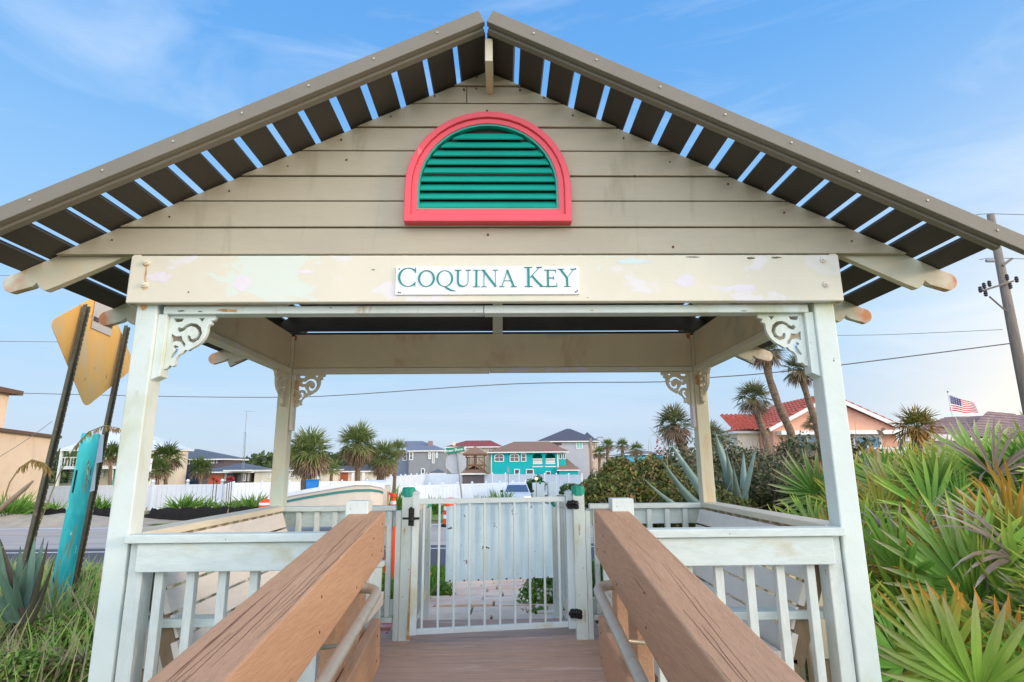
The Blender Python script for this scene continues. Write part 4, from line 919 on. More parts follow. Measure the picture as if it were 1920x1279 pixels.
for (u, v0, v1, Y, wpx, n, ls, cols, lab) in (
    (1165, 985, 888, 9.6, 150, 9000, .045, SH, 'rounded yellow green shrub right behind the hinge post of the gate'),
    (1222, 985, 846, 10.6, 175, 10000, .045, SH, 'taller olive shrub behind the pale agave leaves'),
    (1290, 985, 836, 11.5, 190, 9000, .05, SH2, 'grey green shrub under the short cabbage palm, beside the rear post'),
    (1430, 1010, 850, 8.2, 300, 12000, .032, SH2, 'twiggy grey green shrub between the right posts'),
    (1490, 960, 812, 13.0, 200, 8000, .05, SH2, 'tall grey green shrub in front of the salmon house between the palm trunks'),
    (1625, 930, 806, 13.5, 190, 6000, .05, SH2, 'grey green shrub in front of the salmon house, right of the front post'),
    (1400, 960, 806, 12.0, 230, 9000, .05, SH2, 'tall thin shrub below the leaning cabbage palms'),
    (1350, 985, 905, 7.2, 200, 7000, .028, SH, 'low dark shrub in front of the blue agave'),
    (1190, 1000, 930, 7.9, 160, 5000, .035, SH, 'small low shrub just above the right rear railing')):
    a, b_ = PY(u, v0, Y), PY(u, v1, Y); wx = wpx/FPX*Y/2
    bush('shrub', lab, a.x, Y, a.z-.1, wx, wx*.8, b_.z-a.z+.1, n, ls, cols, rb_, twigs=26)
# blue agaves
def agave(label, base, leaves, tint, rnd, wd=.16, cat='agave'):
    t = thing('agave', label, cat, tuple(base))
    for (tip, w_) in leaves:
        s = LF(); b0 = Vector(base)+Vector((rnd.uniform(-.06, .06), rnd.uniform(-.06, .06), 0)); tp = Vector(tip); d = tp-b0; sd = d.cross(Vector((0, -1, .35))); sd.normalize(); nn = sd.cross(d).normalized(); v, c, f = [], [], []; n = 9
        j = rnd.uniform(.8, 1.2)
        for i in range(n+1):
            q = i/n; p = b0+d*q-Vector((0, 0, 1))*d.length*.10*math.sin(math.pi*q)*(1 if abs(d.z) < d.length*.8 else .3); ww = w_*(.55+.45*math.sin(min(1, q*2)*math.pi/2))*(1-q**2.2)+.004
            for a_, h_ in ((-1, .30), (-.5, .06), (0, -.06), (.5, .06), (1, .30)): v.append(p+sd*a_*ww*.5+nn*(-ww*h_)); 
            for a_ in (-.9, 0, .9): v.append(p+sd*a_*ww*.5+nn*(-ww*(.30 if a_ else -.0)*1.0)-nn*(-.18*ww if not a_ else .0)*-1)
            k_ = 1 if q < .93 else .35; c += [tuple(m_*j*k_ for m_ in tint)]*8
        for i in range(n):
            a_ = i*8; 
            for k in range(4): f.append((a_+k, a_+k+1, a_+8+k+1, a_+8+k))
            for k in (5, 6): f.append((a_+k+1, a_+k, a_+8+k, a_+8+k+1))
        s.add(v, f, c); s.build('leaf', agave_m, t, fix=False, smooth=True)
    return t
ra = random.Random(9)
AG = (1, 1, 1)
base = PY(1345, 968, 6.6)
agave('big blue grey agave with long pale leaves reaching left, around the right rear post', base, [(PY(u, v, Y), w_) for u, v, Y, w_ in ((1238, 858, 6.3, .12), (1256, 828, 6.7, .13), (1202, 893, 6.0, .08), (1330, 870, 7.2, .11))], AG, ra)
base = PY(1392, 965, 7.4)
agave('tall upright blue agave cluster just right of the right rear post', base, [(PY(u, v, Y), w_) for u, v, Y, w_ in ((1340, 808, 7.3, .15), (1350, 824, 7.6, .16), (1362, 846, 7.1, .14), (1394, 846, 7.5, .12), (1418, 836, 7.2, .09), (1374, 868, 6.9, .14))], AG, ra)
base = PY(32, 1165, 4.9)
agave('agave with a brown torn leaf among the grass at the left edge', base, [(PY(u-14, v+18, Y), w_*.8) for u, v, Y, w_ in ((12, 992, 4.8, .10), (80, 985, 5.0, .12), (96, 990, 5.1, .12), (52, 1006, 4.8, .13), (5, 1040, 4.6, .13), (28, 1020, 4.9, .14), (66, 1030, 4.7, .14), (-30, 1060, 4.7, .13), (110, 1050, 4.8, .12), (40, 1050, 4.6, .15))], (.72, .86, .70), ra)
bl_ = agave('broken agave stump with dark rotted leaves at the left edge', base+Vector((.12, -.05, 0)), [(PY(90, 1015, 4.75), .06), (PY(100, 1052, 4.7), .05), (PY(0, 1010, 4.7), .06)], (.42, .26, .2), ra)
wfl = mat('white petals', sr(240, 240, 236), .6, .03, 20, bump=0)
rw_ = random.Random(77)
for lab, u, v0, v1, Y, wpx, n, ls in (('leafy green weed clump left of the path behind the gate bars', 818, 1135, 1082, 8.3, 56, 2500, .022), ('tall leafy weed clump with white blossoms right of the path', 1028, 1165, 1070, 7.0, 84, 4500, .024), ('small weed tuft at the right path edge by the deck', 1000, 1168, 1138, 6.4, 60, 1500, .018), ('weeds right of the hinge post under the rear railing', 1130, 1120, 1040, 6.3, 90, 3500, .026), ('weeds behind the left rear railing near the tall cone', 712, 1125, 1078, 7.0, 70, 2600, .024), ('dark weed clump under the white path railing at the right', 1105, 1200, 1120, 5.9, 80, 2500, .022)):
    a, b_ = PY(u, v0, Y), PY(u, v1, Y); wx = wpx/FPX*Y/2; bush('weed_clump', lab, a.x, Y, a.z-.05, wx, wx*.8, b_.z-a.z+.05, n, ls, [sr(110, 156, 60), sr(140, 176, 80), sr(86, 126, 50)], rw_, 'weeds', None, 5)
for k in range(26):
    p = PY(rw_.uniform(1005, 1045), rw_.uniform(1100, 1135), 6.75); 
    if k == 0: s = MB(); 
    for q in range(5): a = q*1.257; s.add([p, p+Vector((math.cos(a)*.014, -.003, math.sin(a)*.014)), p+Vector((math.cos(a+.6)*.012, -.003, math.sin(a+.6)*.012))], [(0, 1, 2)])
    if k == 25: pass
s.build('white_blossoms', wfl, None, fix=False, label='scattering of tiny white blossoms over the weeds right of the path', cat='flowers', kind='stuff')
# sea oats
def sea_oats(label, pts, rnd):
    t = thing('sea_oats', label, 'sea oats', tuple(pts[0])); s = MB(); s.tube(pts, [.005]*(len(pts)-1)+[.002], 5, cols=sr(190, 168, 112)); s.build('stem', grass_m, t)
    lf = LF(); P = [Vector(p) for p in pts[-4:]]
    for i in range(60):
        q = rnd.random()*(len(P)-1); k = min(int(q), len(P)-2); p = P[k].lerp(P[k+1], q-k)
        lf.blade(p, (rnd.uniform(-.6, .6), rnd.uniform(-.4, .4), -1), rnd.uniform(.04, .075), .013, (0, -1, 0), .3, sr(176, 142, 80), sr(200, 172, 110), 2)
    lf.build('seed_head', grass_m, t, fix=False)
sea_oats('drooping sea oat head arching over the teal pile', [PY(u, v, 5.6) for u, v in ((10, 1180), (60, 1020), (110, 890), (140, 838), (166, 810), (196, 798), (225, 803))], ra)
for lab, u, v0, v1, Y, wpx, n, ls in (('leafy weed clump at the bottom left corner', 40, 1290, 1215, 3.6, 120, 2600, .018), ('low leafy weeds left of the front post near the ground', 140, 1290, 1205, 3.9, 110, 2600, .016), ('weeds with broad pale leaves beside the foot of the teal pile', 120, 1210, 1140, 4.9, 120, 2600, .02), ('bushy green weeds behind the teal pile, against the left front post', 190, 1160, 1062, 6.6, 120, 4000, .024), ('bright weeds at the far left behind the agave', 15, 1110, 1060, 7.5, 120, 2600, .025)):
    a, b_ = PY(u, v0, Y), PY(u, v1, Y); wx = wpx/FPX*Y/2; bush('weed_clump', lab, a.x, Y, a.z-.05, wx, wx*.8, b_.z-a.z+.05, n, ls, [sr(126, 168, 70), sr(164, 186, 96), sr(96, 134, 54), sr(150, 130, 90)], rw_, 'weeds', None, 8)
sea_oats('tan sea oat head in front of the peach building', [PY(u, v, 4.6) for u, v in ((0, 960), (18, 905), (36, 878), (60, 862), (82, 868), (95, 880))], ra)
# dead stalk at left edge
t = thing('dead_stalk', 'thick pale dead stalk leaning in from the left edge', 'stalk', tuple(PY(-40, 985, 4.4))); s = MB(); s.tube([PY(-60, 985, 4.4), PY(0, 955, 4.4), PY(48, 915, 4.5), PY(62, 902, 4.5)], [.022, .02, .016, .006], 8); s.build('stem', twig_m, t, smooth=True)
# grass on the left dune and round the pavilion
def grass(name, label, n, region, h, cols, rnd, wd=.008, droop=1.2, seg=4):
    lf = LF()
    for i in range(n):
        x, y = region(rnd); z = gz(x, y)+.02; a = rnd.uniform(0, 6.28); l_ = rnd.uniform(.05, .6); c_ = rnd.choice(cols); j = rnd.uniform(.7, 1.25)
        lf.blade((x, y, z), (math.cos(a)*l_, math.sin(a)*l_, 1), h*rnd.uniform(.4, 1.2), wd*rnd.uniform(.7, 1.5), (math.sin(a), -1, .2), droop*rnd.uniform(.3, 1.4), tuple(k*j for k in c_), tuple(k*j*1.1 for k in c_), seg, .15, .6)
    return lf.build(name, grass_m, None, fix=False, label=label, cat='grass', kind='stuff')
GC = [sr(152, 198, 88), sr(184, 212, 116), sr(132, 172, 76), sr(206, 196, 134), sr(150, 182, 110), sr(214, 192, 148), sr(190, 176, 140)]
rg = random.Random(21)
cl = [(rg.uniform(-6.5, -2.0), rg.uniform(2.6, 8.5)) for _ in range(150)]
def regl(r): c_ = r.choice(cl); return min(-1.98, c_[0]+r.gauss(0, .16)), c_[1]+r.gauss(0, .16)
grass('tall_grass', 'long arching green grass on the dune at the left', 11000, regl, .56, GC, rg, .013)
def regn(r): return r.uniform(-5.5, -1.95), r.uniform(2.3, 5.2)
grass('low_weeds', 'low broad leaved weeds under the grass left of the pavilion', 5000, regn, .14, [sr(120, 150, 70), sr(150, 130, 84), sr(96, 120, 60)], rg, .03, .8, 3)
def regw(r): return r.uniform(-9, -1.9), r.uniform(8.2, 12.6)
grass('roadside_weeds', 'bushy green weeds along the near road edge', 9000, regw, .34, GC[:3]+[sr(150, 170, 60)], rg, .016, .8, 3)
# weeds either side of the path, with small yellow flowers
for lab, f_ in (('green weeds with yellow daisies left of the path', lambda r: (min(-.95, r.uniform(-3.6, -1.0)+r.gauss(0, .12)), r.uniform(7.2, 12.3))), ('green weeds with yellow daisies right of the path', lambda r: (max(.62, r.uniform(.75, 2.4)+r.gauss(0, .12)), r.uniform(6.3, 12.0)))):
    grass('path_weeds', lab, 9000, f_, .30, [sr(92, 140, 48), sr(120, 160, 60), sr(80, 120, 44)], rg, .022, .8, 3)
pet = mat('yellow petals', sr(240, 176, 20), .6, .1, 20)
for u, v in ((698, 1094), (708, 1101), (716, 1104), (724, 1110), (731, 1107), (806, 1075), (1012, 1096), (1024, 1083)):
    p = PY(u, v, 8.4); t = thing('daisy', 'small yellow daisy in the weeds beside the path', 'flower', tuple(p), 'yellow daisies beside the path'); s = MB()
    for k in range(9): a = 2*math.pi*k/9; q = p+Vector((math.cos(a)*.022, -.004, math.sin(a)*.018)); s.add([p, q+Vector((-math.sin(a)*.007, 0, math.cos(a)*.007)), q+Vector((math.cos(a)*.008, 0, math.sin(a)*.008)), q+Vector((math.sin(a)*.007, 0, -math.cos(a)*.007))], [(0, 1, 2, 3)])
    s.build('petals', pet, t, fix=False); s = MB(); s.tube([p+Vector((0, -.008, 0)), p+Vector((0, .004, 0))], .008, 8); s.build('flower_centre', nail_m, t); s = MB(); s.tube([p, p-Vector((0, 0, .22))], .002, 4, cols=GRN); s.build('stem', grass_m, t)
# ------------------------------------------------------------------ far buildings
glass = mat('window glass', sr(70, 84, 96), .12, .25, 1.5, bump=0, spec=.8)
trimw = mat('white trim', sr(232, 232, 228), .5, .03, 3, bump=0)
def wallm(n, c): return mat(n, c, .85, .05, .8, bump=.1, bscale=30, patches=[(tuple(x*.86 for x in c), .6, .55, .7, (1, 1, .4))])
def roofm(n, c, st=(1, 1, 6)): return mat(n, c, .85, .16, 2.5, stretch=st, bump=.4, bscale=12, grain=.18)
def hbox(name, m, p, a, b, **k): s = MB(); s.box(min(a[0], b[0]), min(a[1], b[1]), min(a[2], b[2]), max(a[0], b[0]), max(a[1], b[1]), max(a[2], b[2])); return s.build(name, m, p, **k)
def hip(name, m, p, x0, x1, y0, y1, ze, zr, ov=.5, rx0=None, rx1=None, th=.18, fm=None):
    x0 -= ov; x1 += ov; y0 -= ov; y1 += ov; ym = (y0+y1)/2; d = min((y1-y0)/2, (x1-x0)/2)
    rx0 = x0+d if rx0 is None else rx0; rx1 = x1-d if rx1 is None else rx1
    if rx1 < rx0: rx0 = rx1 = (x0+x1)/2
    s = MB(); v = [(x0, y0, ze), (x1, y0, ze), (x1, y1, ze), (x0, y1, ze), (rx0, ym, zr), (rx1, ym, zr)]
    s.add(v, [(0, 1, 5, 4), (1, 2, 5), (2, 3, 4, 5), (3, 0, 4), (3, 2, 1, 0)] if rx1 > rx0+.01 else [(0, 1, 4), (1, 2, 4), (2, 3, 4), (3, 0, 4), (3, 2, 1, 0)])
    r = s.build(name, m, p); f = MB(); f.box(x0+.02, y0+.02, ze-th, x1-.02, y1-.02, ze-.004); f.build('eaves', fm or trimw, r); return r
def win(p, u0, u1, v0, v1, Y, arch_=False, nx=2, ny=2, fw=.12, fm=None, gm_=None):
    a, b = PY(u0, v1, Y), PY(u1, v0, Y); x0, x1, z0, z1 = a.x, b.x, a.z, b.z
    def outl(x0, x1, z0, z1):
        if not arch_: return [(x0, z0), (x0, z1), (x1, z1), (x1, z0)]
        r = (x1-x0)/2; h = min(r*.55, (z1-z0)*.4); return [(x0, z0)]+[((x0+x1)/2-r*math.cos(math.pi*i/8), z1-h+h*math.sin(math.pi*i/8)) for i in range(9)]+[(x1, z0)]
    o, i_ = outl(x0, x1, z0, z1), outl(x0+fw, x1-fw, z0+fw, z1-fw)
    fr = arch_ring(o, i_, Y-.08, Y-.005)
    if nx > 1: 
        for k in range(1, nx): xx = lerp(x0, x1, k/nx); fr.box(xx-.03, Y-.06, z0+fw, xx+.03, Y-.02, z1-fw*1.2)
    for k in range(1, ny): zz = lerp(z0, z1, k/ny); fr.box(x0+fw, Y-.058, zz-.03, x1-fw, Y-.022, zz+.03)
    f = fr.build('window', fm or trimw, p); s = MB(); s.prism(i_, Y-.015, Y-.008); s.build('pane', gm_ or glass, f); return f
GB_ = -3.0
def hs(name, label, u, Y, cat='house'): q = PY(u, 880, Y); return thing(name, label, cat, (q.x, Y, GB_))
# peach building at the left edge: two flat roofed blocks running away from the viewer
peach = wallm('peach stucco', sr(238, 212, 182)); brown_t = mat('brown roof edge', sr(110, 84, 66), .7, .1, 5)
t = thing('peach_building', 'peach stucco building with thin brown roof edges at the left edge', 'building', (-30, 36, GB_))
def skew(name, m, A, B, depth, z0, z1, ov=0):
    A, B = Vector(A), Vector(B); d = (B-A).normalized(); n = Vector((-d.y, d.x))
    A = A-d*ov; B = B+d*ov; c = [A-n*ov, B-n*ov, B+n*depth, A+n*depth]; s = MB(); s.add([(q.x, q.y, z) for z in (z0, z1) for q in c], [(3, 2, 1, 0), (4, 5, 6, 7)]+[(i, (i+1) % 4, (i+1) % 4+4, i+4) for i in range(4)]); return s.build(name, m, t)
A = PY(-60, 800, 26.5); B = PY(104, 820, 36); zt = PY(104, 822, 36).z
skew('wall', peach, (A.x, A.y), (B.x, B.y), 12, GB_, zt)
skew('roof', brown_t, (A.x, A.y), (B.x, B.y), 12, zt, zt+.16, .25)
A2 = PY(-220, 700, 27); B2 = PY(18, 737, 37); z2 = PY(18, 740, 37).z
skew('wall', peach, (A2.x-.6, A2.y+.6), (B2.x, B2.y), 9, zt+.165, z2)
skew('roof', brown_t, (A2.x-.6, A2.y+.6), (B2.x, B2.y), 9, z2, z2+.28, .5)
hbox('window', glass, t, (PY(-2, 920, 30).x, 29.6, PY(0, 916, 29.6).z), (PY(6, 870, 30).x, 29.7, PY(5, 872, 29.6).z))
# pale roofed balcony house
cream_w = wallm('cream stucco', sr(214, 202, 180)); sea = wallm('sea green panels', sr(126, 196, 186)); metalr = roofm('pale metal roof', sr(206, 218, 232), (3, .3, .3))
Y = 70; t = hs('balcony_house', 'cream and sea green house with white balcony and pale metal roof', 200, Y)
a, b = PY(112, 900, Y), PY(316, 842, Y)
hbox('wall', cream_w, t, (a.x+2.6, Y+2.2, GB_), (b.x, Y+4.5, b.z)); hip('roof', metalr, t, a.x, b.x, Y, Y+5, b.z+.05, PY(215, 803, Y+2.5).z, .3, rx0=PY(195, 803, Y).x, rx1=PY(225, 803, Y).x)
fl = PY(150, 874, Y).z; hbox('balcony_floor', trimw, t, (a.x, Y, fl-.35), (b.x-3, Y+2.2, fl))
for u in (110, 143, 176, 209, 282, 296): q = PY(u, 870, Y); hbox('column', trimw, t, (q.x-.13, Y+.1, GB_), (q.x+.13, Y+.36, b.z))
s = MB(); q0, q1 = PY(112, 870, Y).x, PY(210, 870, Y).x; s.box(q0, Y+.14, fl+.95, q1, Y+.24, fl+1.05)
k = q0
while k < q1: s.box(k, Y+.16, fl, k+.09, Y+.22, fl+.95); k += .34
s.build('balcony_railing', trimw, t)
hbox('wall_panel', sea, t, (PY(186, 870, Y).x, Y+2.1, GB_), (PY(212, 850, Y).x, Y+2.19, b.z-.02)); hbox('wall_panel', sea, t, (PY(128, 870, Y).x, Y+2.1, fl), (PY(138, 850, Y).x, Y+2.19, b.z-.02))
for (u0, u1, v0, v1) in ((148, 168, 850, 871), (290, 304, 851, 868), (188, 196, 880, 895)): win(t, u0, u1, v0, v1, Y+2.1)
s = MB()
for k in range(8): z = PY(120, 882, Y).z-k*.24; s.box(a.x+.3, Y+1.0, z-.05, PY(135, 870, Y).x, Y+1.06, z)
s.build('louvre_screen', asph_l, t)
# navy house
navy = wallm('navy siding', sr(62, 74, 100)); slate = roofm('slate grey roof', sr(96, 106, 118)); terr = mat('terracotta garage door', sr(170, 92, 66), .6, .06, 3, stretch=(1, 1, 6)); taupe = wallm('dark taupe stucco', sr(104, 96, 100))
Y = 78; t = hs('navy_house', 'navy blue two storey house with slate roof and terracotta garage door', 400, Y)
a, b = PY(338, 862, Y), PY(420, 862, Y); hbox('wall', navy, t, (a.x, Y, GB_), (PY(374, 870, Y).x, Y+5, a.z)); hbox('wall', taupe, t, (PY(374, 870, Y).x+.01, Y+.06, GB_), (b.x, Y+5, a.z)); hip('roof', slate, t, a.x-2, b.x, Y, Y+6, a.z+.1, PY(368, 842, Y+3).z, .5, rx0=PY(345, 842, Y).x, rx1=PY(372, 842, Y+3).x)
a, b = PY(378, 886, Y-4), PY(470, 886, Y-4); hbox('wall', taupe, t, (a.x, Y-4, GB_), (b.x, Y-.01, a.z)); hip('roof', slate, t, a.x, b.x, Y-4, Y+5, a.z+.1, PY(420, 868, Y).z, .5)
hbox('garage_door', terr, t, (PY(390, 900, Y-4).x, Y-4.06, GB_), (PY(420, 889, Y-4).x, Y-4.005, PY(400, 888, Y-4).z))
hip('porch_roof', slate, t, PY(425, 880, Y-6).x, PY(458, 880, Y-6).x, Y-6, Y-4.1, PY(440, 881, Y-6).z, PY(440, 876, Y-6).z, .3)
for (u0, u1, v0, v1) in ((339, 342, 866, 874), (350, 357, 861, 871), (360, 363, 862, 871)): win(t, u0, u1, v0, v1, Y, nx=1, ny=1)
for (u0, u1, v0, v1) in ((374, 382, 861, 868), (396, 403, 861, 869), (405, 408, 862, 869)): win(t, u0, u1, v0, v1, Y+.05, nx=1, ny=1)
for (u0, u1, v0, v1) in ((421, 425, 888, 902), (455, 462, 888, 902), (464, 468, 888, 902)): win(t, u0, u1, v0, v1, Y-4, nx=1, ny=3)
hbox('door', black, t, (PY(436, 900, Y-4).x, Y-4.06, GB_), (PY(446, 889, Y-4).x, Y-4.01, PY(440, 886, Y-4).z))
# low beige houses
beige = wallm('beige stucco', sr(222, 214, 196)); dkroof = roofm('dark grey roof', sr(84, 88, 96)); tanroof = roofm('tan roof', sr(150, 134, 116))
Y = 74; t = hs('low_beige_house', 'low beige house with arched garage behind the two big palms', 580, Y)
a, b = PY(478, 882, Y), PY(606, 882, Y); hbox('wall', beige, t, (a.x, Y, GB_), (b.x, Y+9, a.z)); hip('roof', tanroof, t, a.x, b.x, Y, Y+9, a.z+.05, PY(560, 874, Y+4.5).z, .4)
win(t, 543, 553, 886, 897, Y); win(t, 500, 508, 886, 896, Y); hbox('garage_door', trimw, t, (PY(580, 900, Y).x, Y-.05, GB_), (PY(600, 888, Y).x, Y-.005, PY(590, 886, Y).z))
Y = 82; t = hs('low_dark_roof_house', 'low house with dark grey roof and brown garage door between the palms', 640, Y)
a, b = PY(608, 884, Y), PY(705, 884, Y); hbox('wall', beige, t, (a.x, Y, GB_), (b.x, Y+10, a.z)); hip('roof', dkroof, t, a.x, b.x, Y, Y+10, a.z+.05, PY(640, 868, Y+5).z, .5)
hbox('garage_door', terr, t, (PY(628, 900, Y).x, Y-.05, GB_), (PY(653, 888, Y).x, Y-.005, PY(640, 886, Y).z))
for u in (662, 672, 682): q = PY(u, 880, Y-1.5); hbox('porch_column', trimw, t, (q.x-.15, Y-1.5, GB_), (q.x+.15, Y-1.2, a.z-.2))
# grey house
greyw = wallm('grey stucco', sr(142, 146, 150)); blueg = wallm('blue grey stucco', sr(128, 142, 160)); greyr = roofm('blue grey roof', sr(122, 130, 146))
Y = 84; t = hs('grey_house', 'grey two storey house with blue grey hip roof and brick chimney', 790, Y)
a, b = PY(767, 846, Y), PY(832, 848, Y); hbox('wall', greyw, t, (a.x, Y, GB_), (b.x, Y+11, a.z)); c_ = PY(742, 850, Y+3); hbox('wall', blueg, t, (c_.x, Y+2.5, GB_), (a.x-.01, Y+11, a.z-.1))
hip('roof', greyr, t, a.x, b.x, Y, Y+11, a.z+.1, PY(780, 827, Y+5.5).z, .3, rx0=PY(758, 828, Y+5.5).x, rx1=PY(792, 828, Y+5.5).x)
hbox('chimney', mat('pinkish brick', sr(150, 128, 128), .9, .15, 12), t, (PY(803, 830, Y+3).x, Y+2.6, a.z+.3), (PY(811, 830, Y+3).x, Y+3.5, PY(807, 827, Y+3).z))
for (u0, u1, v0, v1, nx_, ny_) in ((767, 775, 847, 863, 1, 2), (803, 808.5, 848, 861, 2, 2), (810, 815, 848, 869, 1, 1), (817, 821, 848, 859, 1, 2)): win(t, u0, u1, v0, v1, Y, nx=nx_, ny=ny_)
win(t, 755, 764, 848, 864, Y+2.5, nx=1); win(t, 789, 797, 878, 889, Y, True, 1, 1); win(t, 718, 724, 889, 896, Y-1); win(t, 730, 735, 889, 896, Y-1)
hip('lean_to_roof', slate, t, PY(806, 886, Y-3).x, PY(832, 886, Y-3).x, Y-3, Y-.1, PY(820, 887, Y-3).z, PY(820, 879, Y-3).z, .1)
# mid grey block and red roofed house
Y = 98; t = hs('red_roof_house', 'cream house with dark red hip roof behind the street name sign', 890, Y)
a, b = PY(842, 839, Y), PY(936, 839, Y); hbox('wall', cream_w, t, (a.x, Y, GB_), (b.x, Y+12, a.z)); redr = roofm('dark red roof', sr(150, 74, 70))
hip('roof', redr, t, a.x, b.x, Y, Y+12, a.z+.1, PY(900, 826, Y+6).z, .6, rx0=PY(874, 826, Y+6).x, rx1=PY(920, 826, Y+6).x); hbox('chimney', beige, t, (PY(849, 833, Y+1).x, Y+.5, a.z), (PY(854, 833, Y+1).x, Y+1.2, PY(851, 828, Y+1).z))
for u in (898, 915): win(t, u, u+5, 841, 847, Y, nx=1, ny=1)
Y = 90; t = hs('grey_block_house', 'plain grey house wing with one small window between the grey house and the stop sign', 850, Y)
a, b = PY(833, 855, Y), PY(872, 855, Y); hbox('wall', greyw, t, (a.x, Y, GB_), (b.x, Y+8, a.z)); hip('roof', tanroof, t, a.x, b.x, Y, Y+8, a.z+.05, PY(850, 846, Y+4).z, .2); win(t, 832, 839, 860, 872, Y, nx=1, ny=1)
# timber lookout gazebo
timb = mat('brown timber', sr(120, 84, 62), .8, .15, 6); brr = roofm('brown shingle roof', sr(146, 116, 98))
Y = 66; t = hs('lookout_gazebo', 'brown timber lookout gazebo on stilts with stairs, left of the teal house', 890, Y, 'gazebo')
a, b = PY(872, 851, Y), PY(908, 851, Y); hip('roof', brr, t, a.x, b.x, Y, Y+2.6, a.z, PY(890, 837, Y+1.3).z, .35, fm=timb)
for u in (874, 889, 892, 908): q = PY(u, 860, Y+(2.2 if u in (889,) else 0)); s = MB(); s.box(q.x-.07, q.y, GB_, q.x+.07, q.y+.14, a.z-.18); s.build('post', timb, t)
zf = PY(890, 871, Y).z; hbox('floor', timb, t, (a.x-.1, Y-.1, zf-.2), (b.x+.1, Y+2.6, zf)); s = MB(); s.box(a.x, Y-.05, zf+.75, b.x, Y+.02, zf+.85)
k = a.x
while k < b.x: s.box(k, Y-.03, zf, k+.05, Y+.01, zf+.75); k += .16
s.build('railing', timb, t); s = MB(); q0, q1 = PY(896, 872, Y-.5), PY(914, 888, Y-1.5); s.beam(q0, q1, .25, .12); s.beam(q0+Vector((0, 0, .7)), q1+Vector((0, 0, .7)), .05, .06); s.build('stairs', timb, t)
hip('lower_roof', brr, t, PY(866, 886, Y-.8).x, PY(908, 886, Y-.8).x, Y-.8, Y+4, PY(880, 887, Y-.8).z, PY(885, 873, Y+1.5).z, .2); hbox('wall', taupe, t, (PY(867, 886, Y-.8).x, Y-.7, GB_), (PY(907, 886, Y-.8).x, Y+3.8, PY(880, 888.5, Y-.8).z))
# teal house
tealw = wallm('bright teal stucco', sr(14, 172, 178)); tealw2 = wallm('bright teal stucco return', sr(22, 178, 178))
Y = 92; t = hs('teal_house', 'bright teal two storey house with arched balcony and brown roof', 990, Y)
a, b = PY(922, 849, Y), PY(1045, 848, Y); zt = a.z; x0, x1 = a.x, b.x
# front wall with the two arched balcony openings cut through
op = [(PY(999, 869, Y).x, PY(1017, 869, Y).x), (PY(1023, 869, Y).x, PY(1041, 869, Y).x)]; zo0, zo1 = PY(1010, 870, Y).z, PY(1010, 850.5, Y).z
def solid(xa, xb, za, zb, nm='wall'): return hbox(nm, tealw, t, (xa, Y, za), (xb, Y+.3, zb))
w_ = MB()
for q in ((x0, op[0][0], GB_, zt), (op[0][0], x1, GB_, zo0), (op[0][1], op[1][0], zo0, zt), (op[1][1], x1, zo0, zt)): w_.box(q[0], Y, q[2], q[1], Y+.3, q[3])
for (xa, xb) in op:
    r_ = (xb-xa)/2; zs = zo1-r_*.6; n = 8
    for i in range(n):
        a0, a1 = math.pi*i/n, math.pi*(i+1)/n; p0 = (xa+r_-r_*math.cos(a0), zs+r_*.6*math.sin(a0)); p1 = (xa+r_-r_*math.cos(a1), zs+r_*.6*math.sin(a1)); w_.prism([p0, p1, (p1[0], zt), (p0[0], zt)], Y, Y+.3)
w_.build('wall', tealw, t)
hbox('wall', tealw2, t, (x0, Y+2.8, GB_), (x1, Y+13, zt)); hbox('wall', tealw2, t, (x0, Y+.301, GB_), (op[0][0]-.3, Y+2.79, zt)); hbox('wall', tealw2, t, (x1-.3, Y+.301, GB_), (x1, Y+2.79, PY(1045, 868, Y).z)); hbox('ceiling', tealw2, t, (op[0][0]-.29, Y+.301, zt-.2), (x1-.31, Y+2.79, zt-.01)); hbox('floor', tealw2, t, (op[0][0]-.29, Y+.301, GB_), (x1-.31, Y+2.79, zo0-.1))
for xa, xb in op:
    s = MB(); zr_ = PY(1010, 861.5, Y).z; s.box(xa, Y-.05, zr_, xb, Y+.15, zr_+.14); s.box(xa, Y-.05, zo0-.02, xb, Y+.15, zo0+.12); n = 9
    for i in range(n): xx = lerp(xa+.1, xb-.1, i/(n-1)); s.lathe([(.05, 0), (.085, (zr_-zo0)*.3), (.04, (zr_-zo0)*.6), (.06, zr_-zo0-.12)], (xx, Y+.05, zo0+.12), 6)
    s.build('balustrade', trimw, t); s = MB(); s.box(xa-.1, Y-.12, zo0-.5, xb+.1, Y-.003, zo0-.36); s.build('sill', trimw, t)
hip('roof', brr, t, x0, PY(1058, 848, Y).x, Y, Y+13, zt+.12, PY(1000, 828, Y+6.5).z, .7, rx0=PY(964, 828, Y+6.5).x, rx1=PY(1030, 828, Y+6.5).x)
for q in ((927, 945, 850.5, 866, True, 2, 2), (955.5, 973.5, 850.5, 866, True, 2, 2), (977, 986.5, 850, 866, False, 1, 2), (964, 974.5, 879.5, 890, False, 1, 1), (986, 1000.5, 879.5, 890, False, 1, 1), (1023, 1032.5, 883.5, 892, False, 1, 1)): win(t, q[0], q[1], q[2], q[3], Y, q[4], q[5], q[6])
hbox('corner_board', trimw, t, (PY(1045, 870, Y-.1).x, Y-.08, PY(1045, 879, Y).z), (PY(1047, 850, Y-.1).x, Y+.1, zt)); hbox('corner_board', trimw, t, (x0-.12, Y-.08, GB_), (x0-.002, Y+.1, zt))
